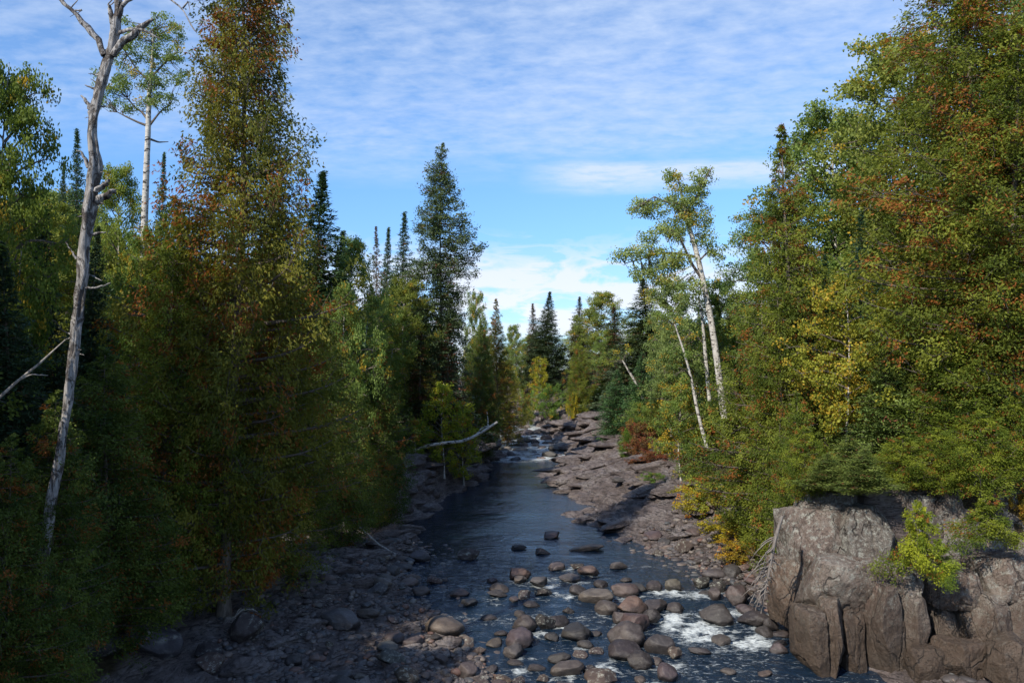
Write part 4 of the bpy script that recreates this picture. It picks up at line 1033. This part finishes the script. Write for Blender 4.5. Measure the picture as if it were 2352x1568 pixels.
# small cedar growing out of the cliff
e = plant('cedar_bush', 'crackcedar', 0, 0, 2.1, .62, 'bright green little cedar growing out of a crack in the cliff', 'bush', None, (1.8, 1.7, .8), .5, 0)
p_ = P(2110, 1325, 22.6); e.location = p_
e = plant('cedar_bush', 'crackcedar', 0, 0, 1.1, .5, 'smaller green cedar right below the crack cedar on the cliff', 'bush', None, (1.3, 1.4, .9), 2.5, 0)
p_ = P(2158, 1330, 22.4); e.location = p_
e = plant('cedar_bush', 'crackcedar', 0, 0, 1.6, .7, 'drooping cedar bough hanging over the speckled face of the cliff', 'bush', None, (1.2, 1.2, .8), 1.5, 0)
p_ = P(2270, 1255, 23.4); e.location = p_

# ---- woods behind: individual trees up to the skyline of the photo
SKX = [-100, 0, 60, 100, 200, 320, 420, 700, 760, 830, 850, 960, 1050, 1100, 1165, 1200, 1300, 1360, 1430, 1500, 1600, 1690, 1780, 1850, 2000, 2100, 2352, 2500]
SKY = [350, 350, 400, 400, 430, 520, 560, 560, 590, 640, 660, 660, 720, 710, 765, 765, 745, 705, 745, 690, 670, 660, 620, 560, 480, 420, 250, 150]
WK = [('spruce_tree', 'spruce1', 'spruce'), ('spruce_tree', 'spruce2', 'spruce'), ('cedar_tree', 'cedar3', 'cedar'), ('aspen_tree', 'aspen2', 'aspen'), ('aspen_tree', 'aspen1', 'aspen'), ('aspen_tree', 'aspen3', 'aspen')]
cnt = 0; tr = 0; spots = []
while cnt < 230 and tr < 12000:
    tr += 1
    d = random.uniform(34, 175); px = random.uniform(-60, 2420)
    if tr > 9000: d = random.uniform(105, 170); px = random.uniform(1130, 1500)
    x = (px-1176)*d/FOC
    L_ = np.interp(d, YS, LS); R_ = np.interp(d, YS, RS)
    side = 'L' if x < (L_+R_)/2 else 'R'
    off = (L_-x) if side == 'L' else (x-R_)
    need = (9.5 if d < 44 else 6.0) if side == 'L' else (12.5 if d < 50 else 9.5 if d < 100 else 7)
    if d > 140: need = -99
    if off < need: continue
    if any((a-x)**2+(c-d)**2 < (2.4+d*.012)**2 for a, c in spots): continue
    g = gz(x, d) if d < 140 else gz(x, 140)
    lim_y = np.interp(px, SKX, SKY)+random.uniform(4, 110)
    zt = P(px, lim_y, d)[2]; H = zt-g
    if H < 4: continue
    H = min(H, random.uniform(13, 19))
    nm, key, word = random.choices(WK, [2, 3, 2, 4, 2, 4])[0]
    R0 = PROTO[key][2]/PROTO[key][1]
    R = min(H, 14)*R0*random.uniform(.9, 1.25)
    if word == 'spruce': cc = random.choice([(1, 1.1, 1), BG, DG, (1.2, 1.1, 1)])
    elif word == 'cedar': cc = random.choice([(1, 1, .8), DG, YG])
    else: cc = random.choice([(1, 1, .9), PG, YG, (.85, 1, .8), (.95, 1.05, .9)])
    lm_, lx = min(LM, key=lambda q: abs(q[1]-px)+(30 if abs(q[1]-px) < 12 else 0))
    tone = 'tall' if H > 14 else 'low' if H < 9 else 'mid-height'
    rel = 'left of' if px < lx-25 else 'right of' if px > lx+25 else 'straight behind'
    dep = 'close' if d < 60 else 'deep in the wood' if d < 100 else 'far off'
    where = ('left bank' if side == 'L' else 'right bank') if d < 90 else 'far end of the valley'
    if d > 90 and word == 'aspen': cc = random.choice([(1.25, 1.2, .95), (1.15, 1.2, 1.1), (1.35, 1.15, .8)])
    plant(nm, key, x, d, H, R, '%s %s, %s %s %s' % (tone, word, dep, rel, lm_),
          'tree', '%ss of the %s' % (word, where), cc, None, g-.2)
    spots.append((x, d)); cnt += 1
print('wood trees', cnt)

# ---- low growth closing the gaps at the forest edge
for side, n_ in (('L', 60), ('R', 44)):
    for k in range(n_):
        y = random.uniform(27 if side == 'L' else 44, 112)
        L_ = np.interp(y, YS, LS); R_ = np.interp(y, YS, RS)
        if side == 'L': x = L_-(np.interp(y, [24, 38, 46, 60, 112], [12.5, 10.5, 4.8, 4.0, 3.2])+random.uniform(0, 4))
        else: x = R_+(np.interp(y, [44, 60, 112], [8.8, 8.2, 5.5])+random.uniform(0, 4))
        if abs(x/y) > .68: continue
        key = random.choice(['bush', 'bush', 'bushcedar', 'fir'])
        H = random.uniform(1.6, 3.2)*(.8 if y < 40 else 1.1)
        cc = random.choice([(.8, 1, .7), (.7, .9, .7), (1.1, 1.05, .7)]) if side == 'L' else random.choice([(1, 1.1, .9), (1.2, 1.05, .7), (.8, 1, .8)])
        plant({'bush': 'bush', 'bushcedar': 'cedar_bush', 'fir': 'fir_sapling'}[key], key, x, y, H, H*random.uniform(.42, .6),
              '%s at forest edge %s' % ({'bush': 'leafy bush', 'bushcedar': 'bushy young cedar', 'fir': 'young fir'}[key], near(x, y)),
              'bush', '%s along the %s forest edge' % ({'bush': 'bushes', 'bushcedar': 'young cedars', 'fir': 'young firs'}[key], 'left' if side == 'L' else 'right'), cc)

# ---- unseen cedars beside and behind the viewer, added to shade the foreground
for k, (x, y, H, R) in enumerate([(-14.2, 16.5, 19, 3.6), (-11.9, 12.3, 12, 3.0), (-17.8, 20.5, 20, 3.8), (-18, 14.5, 21, 3.8), (-19.5, 8, 17, 4), (-12.5, 6, 16, 3.4), (-16, 1, 19, 3.8), (-23, 17, 22, 4.2), (-25, 24, 22, 4.2), (-23, 4, 21, 4), (-10.5, 0, 14, 3.2), (-24, 11, 22, 4.2), (-15.5, 9.5, 14.5, 3.4)]):
    plant('cedar_tree', 'cedar2', x, y, H, R, 'unseen cedar near the viewer, added to shade the left foreground', 'tree', 'unseen shade cedars downstream of the view', DG, None, 1.0)

# ------------------------------------------------------------------ single trees with their own shape
def wood_thing(name, label, cat, base, trunks, mat, extra=None, sides=9, rough=.12, part='trunk'):
    """trunks: list of (points, radii); first is the trunk, the others branches"""
    e = empty(name, base, label, cat); bs = np.array(base)
    b = MB(); p, r_ = trunks[0]
    def dens(p, r_, n):
        p = np.array(p); s = np.linspace(0, len(p)-1, n); k = np.arange(len(p))
        return np.stack([np.interp(s, k, p[:, q]) for q in range(3)], -1), np.interp(s, k, r_)
    p, r_ = dens(p, r_, 110); b.tube(p-bs, r_, 22, .5, rough); b.build(part, mat, e, True)
    if len(trunks) > 1:
        for p, r_ in trunks[1:]:
            b = MB(); p, r_ = dens(p, r_, 12); p[1:-1] += np.random.default_rng(len(p)+int(abs(p[0, 2])*100)).normal(size=(10, 3))*r_.mean()*.35
            b.tube(p-bs, r_, 6, .5, rough); b.build('branch', mat, e, True)
    return e
def PP(l, d): return [P(a, c, d+(q[0] if q else 0)) for a, c, *q in l]
px2m = lambda w_, d: w_*d/FOC/2
d = 17.5
sn = [(60, 1560), (100, 1300), (118, 1165), (132, 1090), (150, 960), (165, 830), (180, 700), (192, 600), (204, 500), (212, 440), (216, 380), (214, 310), (221, 250), (232, 190), (246, 130), (262, 70), (272, 20), (276, -60)]
sw = [44, 40, 38, 36, 34, 36, 37, 38, 40, 44, 40, 36, 34, 34, 36, 30, 26, 22]
T_ = [([q_+np.array([random.uniform(-.012, .012), random.uniform(-.05, .05), 0]) for q_ in PP(sn, d)], [px2m(a*.54, d) for a in sw]),
      (PP([(238, 128), (222, 90), (195, 60), (170, 25), (138, 0), (125, -12)], d), [px2m(a, d) for a in (15, 13, 11, 9, 8, 6)]),
      (PP([(258, 128), (275, 100), (300, 85), (322, 62), (352, 44)], d), [px2m(a, d) for a in (18, 16, 14, 10, 5)]),
      (PP([(262, 80), (290, 70), (318, 66), (345, 78), (370, 90)], d), [px2m(a, d) for a in (8, 6, 5, 4, 2)]),
      (PP([(262, 70), (254, 35), (251, 12)], d), [px2m(a, d) for a in (14, 12, 5)]),
      (PP([(270, 40), (285, 10), (310, -8), (335, -20)], d), [px2m(a, d) for a in (12, 8, 6, 4)]),
      (PP([(335, -20), (380, -10), (420, 20), (440, 60), (452, 75)], d), [px2m(a, d) for a in (5, 4, 3, 3, 2)]),
      (PP([(212, 270), (208, 250), (198, 230), (186, 220)], d), [px2m(a, d) for a in (12, 9, 7, 4)]),
      (PP([(216, 205), (205, 200), (195, 196)], d), [px2m(a, d) for a in (5, 4, 2)]),
      (PP([(203, 385), (194, 365), (188, 350), (176, 345)], d), [px2m(a, d) for a in (8, 6, 4, 2)]),
      (PP([(222, 440), (240, 425), (250, 412)], d), [px2m(a, d) for a in (14, 10, 5)]),
      (PP([(222, 462), (242, 450), (264, 436)], d), [px2m(a, d) for a in (18, 14, 9)]),
      (PP([(210, 538), (228, 534), (243, 533)], d), [px2m(a, d) for a in (7, 4, 2)]),
      (PP([(198, 662), (225, 660), (255, 650)], d), [px2m(a, d) for a in (6, 4, 2)]),
      (PP([(176, 595), (165, 575), (150, 555)], d), [px2m(a, d) for a in (5, 3, 2)])]
r = np.random.default_rng(8)
for k in range(16):
    i_ = r.integers(5, 15); f_ = r.random(); a_, c_ = sn[i_][0]*(1-f_)+sn[i_+1][0]*f_, sn[i_][1]*(1-f_)+sn[i_+1][1]*f_
    sd = r.choice([-1, 1]); ln = r.uniform(14, 46); up_ = r.uniform(-.5, .6)
    T_.append((PP([(a_, c_), (a_+sd*ln*.5, c_-ln*up_*.3, .2), (a_+sd*ln, c_-ln*up_, r.uniform(-.4, .4))], d), [px2m(q_, d) for q_ in (5, 3, 1)]))
for k in range(9):
    a_, c_ = [(250, 12), (300, 85), (170, 25), (345, 78), (335, -20), (420, 20)][k % 6]; ln = r.uniform(20, 50)
    T_.append((PP([(a_, c_), (a_+ln*r.uniform(-.4, .7), c_-ln*r.uniform(-.2, .5)), (a_+ln*r.uniform(-.5, 1), c_-ln*r.uniform(-.4, .9))], d), [px2m(q_, d) for q_ in (3.5, 2.4, 1)]))
wood_thing('dead_tree', 'tall bare grey snag with broken limbs standing at the left', 'dead tree', P(60, 1560, d), T_, M_snag, rough=.6)

def leafy(name, label, d, trunk, widths, limbs, blobs, leaf, per, colr, mat_leaf=None, seed=5, cat='tree', dz=1.0, cl=.42, dens=1.0, yellow=.05):
    """tree with a traced trunk; blobs (px,py,rx,ry) mark where the foliage masses are"""
    base = P(trunk[0][0], trunk[0][1], d); bs = np.array(base); r = np.random.default_rng(seed)
    e = empty(name, base, label, cat)
    def dn(l, wds, n):
        p = np.array(PP(l, d)); s = np.linspace(0, len(p)-1, n); k = np.arange(len(p))
        return np.stack([np.interp(s, k, p[:, q]) for q in range(3)], -1), np.interp(s, k, [px2m(a, d) for a in wds])
    b = MB(); p, r_ = dn(trunk, widths, 30); b.tube(p-bs, r_, 10, .5, .08); tp = p.copy(); b.build('trunk', M_birch, e, True)
    b = MB(); anchors = [tp[8:]]
    for l, wds in limbs:
        p, r_ = dn(l, wds, 10); p[:, 1] += np.linspace(0, r.uniform(-1, 1), 10); b.tube(p-bs, r_, 6, .5, .05); anchors.append(p[2:])
    A = np.concatenate(anchors)
    CC = []; 
    for (px, py, rx, ry, *rest) in blobs:
        n = max(3, int(rx*ry/430*dens)); c = P(px, py, d)+np.array([0, rest[0] if rest else 0, 0])
        o = rand_dirs(r, n)*(r.random(n)**.4)[:, None]
        CC.append(c+o*np.array([rx*d/FOC, rx*d/FOC*dz, ry*d/FOC]))
    CC = np.concatenate(CC)
    for c in CC:
        a = A[np.argmin(((A-c)**2).sum(1)+r.random(len(A))*.6)]
        m_ = (a+c)/2+r.normal(size=3)*.12; b.tube(np.stack([a, m_, c])-bs, [.022, .015, .006], 3, .5, 0, False)
    b.build('branches', M_twig, e, True)
    n = len(CC)*per; b = MB()
    off = rand_dirs(r, n)*(r.random(n)**.5)[:, None]*np.array([1, 1, .75])*cl
    c = np.repeat(CC, per, 0)+off*np.repeat(r.uniform(.6, 1.2, len(CC)), per)[:, None]
    tt = r.random(len(CC))*.6; y_ = r.random(len(CC)) < yellow; tt[y_] = .92
    L_ = leaf*r.uniform(.75, 1.25, n)
    cards(b, c-bs, nrm(r.normal(size=(n, 3))+np.array([0, 0, -.5])), nrm(r.normal(size=(n, 3))+np.array([-.3, -.3, .5])), L_, L_*.78, np.clip(np.repeat(tt, per)+r.normal(size=n)*.09, 0, 1))
    o = b.build('crown', mat_leaf or M_broad, e); o.color = (*colr, 1)
    return e
# leaning aspen of the right bank
leafy('aspen_tree', 'pale aspen with white trunk leaning out to the left above the right bank', 46,
      [(1664, 960), (1656, 900), (1646, 820), (1634, 740), (1618, 660), (1600, 580), (1580, 510), (1566, 450), (1558, 410)], [17, 16, 15, 14, 13, 12, 9, 6, 3],
      [([(1600, 590), (1560, 580), (1520, 578), (1480, 590), (1440, 600)], [7, 6, 5, 4, 2]),
       ([(1612, 640), (1590, 610), (1574, 580), (1556, 540)], [8, 7, 6, 4]),
       ([(1580, 510), (1540, 470), (1500, 455), (1460, 480)], [5, 4, 3, 2]),
       ([(1575, 490), (1600, 450), (1620, 410), (1630, 390)], [5, 4, 3, 2]),
       ([(1605, 600), (1625, 580), (1645, 570)], [5, 4, 2])],
      [(1548, 430, 26, 40), (1585, 440, 30, 36), (1615, 425, 18, 34), (1630, 400, 8, 16), (1560, 480, 45, 32), (1510, 480, 32, 26), (1475, 470, 28, 20), (1450, 480, 14, 12),
       (1600, 500, 40, 36), (1550, 530, 50, 26), (1500, 540, 36, 20), (1455, 585, 34, 16), (1418, 592, 20, 14), (1500, 580, 40, 18), (1520, 610, 50, 24), (1480, 630, 36, 22), (1560, 600, 34, 24),
       (1620, 555, 26, 26), (1645, 580, 18, 22), (1540, 650, 40, 20), (1600, 660, 30, 28), (1500, 680, 26, 20)],
      .105, 74, (1.5, 1.4, 1.6), seed=51, dens=8, cl=.50)
leafy('aspen_tree', 'slimmer white stemmed aspen just left of the leaning trunk', 47,
      [(1630, 920), (1624, 860), (1618, 790), (1612, 720), (1604, 680)], [9, 9, 8, 6, 3],
      [([(1618, 790), (1600, 770), (1585, 760)], [4, 3, 2])],
      [(1600, 700, 36, 28), (1580, 760, 34, 26), (1640, 740, 22, 26), (1560, 800, 34, 26), (1600, 830, 36, 30)], .105, 60, (1.15, 1.15, 1.2), seed=52, dens=3)
leafy('aspen_tree', 'thin white birch leaning left over the tawny shrub', 44,
      [(1624, 1030), (1612, 985), (1600, 935), (1588, 870), (1572, 810), (1550, 745)], [8, 8, 7, 6, 5, 3],
      [([(1588, 870), (1570, 850), (1550, 845)], [4, 3, 2])],
      [(1545, 740, 26, 22), (1520, 725, 18, 12), (1565, 800, 26, 28), (1560, 860, 34, 26)], .10, 50, (1.1, 1.15, 1.0), seed=53, dens=2.6, yellow=.12)
leafy('aspen_tree', 'slender white stem leaning left in the middle distance', 66,
      [(1477, 915), (1462, 882), (1448, 858), (1430, 828)], [7, 6, 5, 3], [([(1448, 858), (1440, 842), (1430, 840)], [3, 2, 1])],
      [(1420, 820, 30, 22), (1400, 830, 26, 18), (1440, 800, 24, 22)], .12, 50, (1.3, 1.15, .7), seed=54, dens=2.6, yellow=.25)
# tall aspen at the left, bare stem, crown at the top
leafy('aspen_tree', 'tall aspen with bare spotted white stem and light crown behind the snag', 38,
      [(330, 620), (332, 500), (336, 400), (340, 300), (342, 220), (350, 140), (352, 70)], [17, 15, 14, 12, 10, 7, 3],
      [([(340, 290), (318, 282), (296, 272), (276, 262)], [7, 5, 4, 2]), ([(340, 275), (322, 255), (300, 240), (280, 215)], [7, 5, 4, 2]),
       ([(342, 290), (360, 262), (372, 245), (385, 235)], [6, 4, 3, 2]), ([(345, 180), (375, 140), (400, 110)], [6, 4, 2]), ([(345, 190), (315, 160), (290, 120)], [6, 4, 2]),
       ([(340, 318), (354, 320), (366, 312)], [6, 4, 2])],
      [(380, 55, 34, 22), (350, 80, 44, 26), (410, 80, 26, 26), (310, 80, 26, 34), (290, 130, 36, 30), (340, 130, 44, 28), (400, 130, 36, 28), (265, 190, 34, 26), (310, 190, 44, 28), (370, 190, 44, 28), (420, 180, 18, 26),
       (250, 240, 24, 22), (285, 250, 30, 20), (340, 230, 36, 24), (380, 235, 34, 20), (222, 180, 10, 18), (290, 50, 12, 16)],
      .085, 60, (1.05, 1.1, 1.2), seed=61, cl=.36, dens=6.5)

# ---- fallen and leaning wood
d = 54
wood_thing('fallen_birch', 'white fallen birch trunk sticking out over the water from the left bank', 'fallen tree', P(930, 1048, d),
   [(PP([(930, 1048), (955, 1033), (985, 1022), (1020, 1017), (1060, 1013), (1085, 1004), (1110, 990), (1142, 969)], d), [px2m(a, d) for a in (6, 7, 7, 7, 6.5, 6.5, 6.5, 5)]),
    (PP([(1092, 1000), (1105, 984), (1122, 976)], d), [px2m(a, d) for a in (4, 3, 2)]),
    (PP([(1122, 980), (1121, 965), (1118, 945)], d), [px2m(a, d) for a in (4, 2, 1.5)])], M_birch, rough=.05)
wood_thing('bleached_pole', 'long thin bleached pole slanting down the left bank to the split boulder', 'fallen tree', P(728, 1145, 36),
   [([P(728, 1145, 38), P(775, 1168, 37), P(820, 1205, 36), P(870, 1250, 35.4), P(930, 1285, 35)], [.035, .04, .05, .045, .03])], M_dead, rough=.05)
d = 62
wood_thing('dead_branch', 'thin bare branch lying level across the yellow saplings', 'branch', P(908, 970, d),
   [(PP([(908, 970), (960, 962), (1000, 968), (1055, 976)], d), [px2m(a, d) for a in (3.5, 3.5, 3, 2)])], M_dead, rough=.05)
wood_thing('fallen_tree', 'thin pale dead stem leaning right beside the far rapids', 'branch', P(1222, 962, 112),
   [(PP([(1222, 962), (1234, 935), (1245, 905)], 112), [.13, .12, .08])], M_dead, rough=.05)
wood_thing('fallen_tree', 'thin leaning bare stem at the left edge beside the snag', 'branch', P(-10, 935, 17),
   [(PP([(-10, 920), (40, 875), (90, 835), (150, 780)], 16.5), [px2m(a, 17) for a in (7, 6, 5, 2)]), (PP([(40, 875), (70, 860), (110, 862)], 16.5), [.02, .015, .008])], M_dead, rough=.05)
wood_thing('driftwood', 'curved twist of pale driftwood by the mossy boulder on the left bar', 'driftwood', P(528, 1418, 28),
   [(PP([(515, 1430), (540, 1415), (555, 1400), (580, 1398), (592, 1405)], 25.6), [.025, .03, .025, .02, .01]), (PP([(540, 1415), (545, 1405), (552, 1395)], 25.6), [.02, .015, .01]), (PP([(535, 1418), (560, 1420), (580, 1412)], 25.6), [.02, .015, .01])], M_dead, rough=.1)
# dead treetop dangling beside the cliff
d = 23.9
r = np.random.default_rng(5)
tr_ = [(1797, 1184), (1790, 1205), (1780, 1240), (1768, 1300), (1758, 1350), (1748, 1408)]
T_ = [(PP(tr_, d), [px2m(a, d) for a in (7, 8, 8, 7, 5, 2.5)])]
for k in range(46):
    t = r.uniform(.35, .86); s = np.linspace(0, 1, len(tr_)); bx = np.interp(t, s, [a for a, _ in tr_]); by = np.interp(t, s, [a for _, a in tr_])
    sd = -1 if r.random() < .68 else 1; ln = r.uniform(22, 78)*(1.2-t*.5)*(1 if sd < 0 else .5); an = r.uniform(.25, 1.0)
    pts = [P(bx, by, d)]
    for q in (.35, .7, 1): pts.append(P(bx+sd*ln*math.sin(an)*q**.85*1.1, by+ln*math.cos(an)*q*.9*(.4+.6*q), d+r.uniform(-.3, .4)*q))
    T_.append((pts, [.020, .017, .013, .007]))
wood_thing('dead_treetop', 'dead grey treetop with bristling bare twigs dangling beside the cliff', 'dead tree', P(1797, 1184, d), T_, M_grey, rough=.1)

# ------------------------------------------------------------------ labels: tell the last look-alikes apart by their place
by = {}
for o in col.objects:
    if o.parent is None and 'label' in o and 'category' in o: by.setdefault(o['label'], []).append(o)
for lab, os_ in by.items():
    if len(os_) < 2: continue
    os_.sort(key=lambda o: o.location.x/max(o.location.y, 5)); n_ = len(os_)
    if n_ <= 7:
        wd = ['leftmost', 'second from left', 'third from left', 'middle', 'third from right', 'second from right', 'rightmost']
        pick = {2: [0, 6], 3: [0, 3, 6], 4: [0, 1, 5, 6], 5: [0, 1, 3, 5, 6], 6: [0, 1, 2, 4, 5, 6], 7: [0, 1, 2, 3, 4, 5, 6]}[n_]
        for o, q in zip(os_, pick): o['label'] = lab+', '+wd[q]
    else:
        for o in os_: o['group'] = os_[0].get('group', 'look-alikes')
for o in col.objects:
    if 'label' in o and len(o['label'].replace(',', ' ').split()) > 16: print('LONG', o['label'])
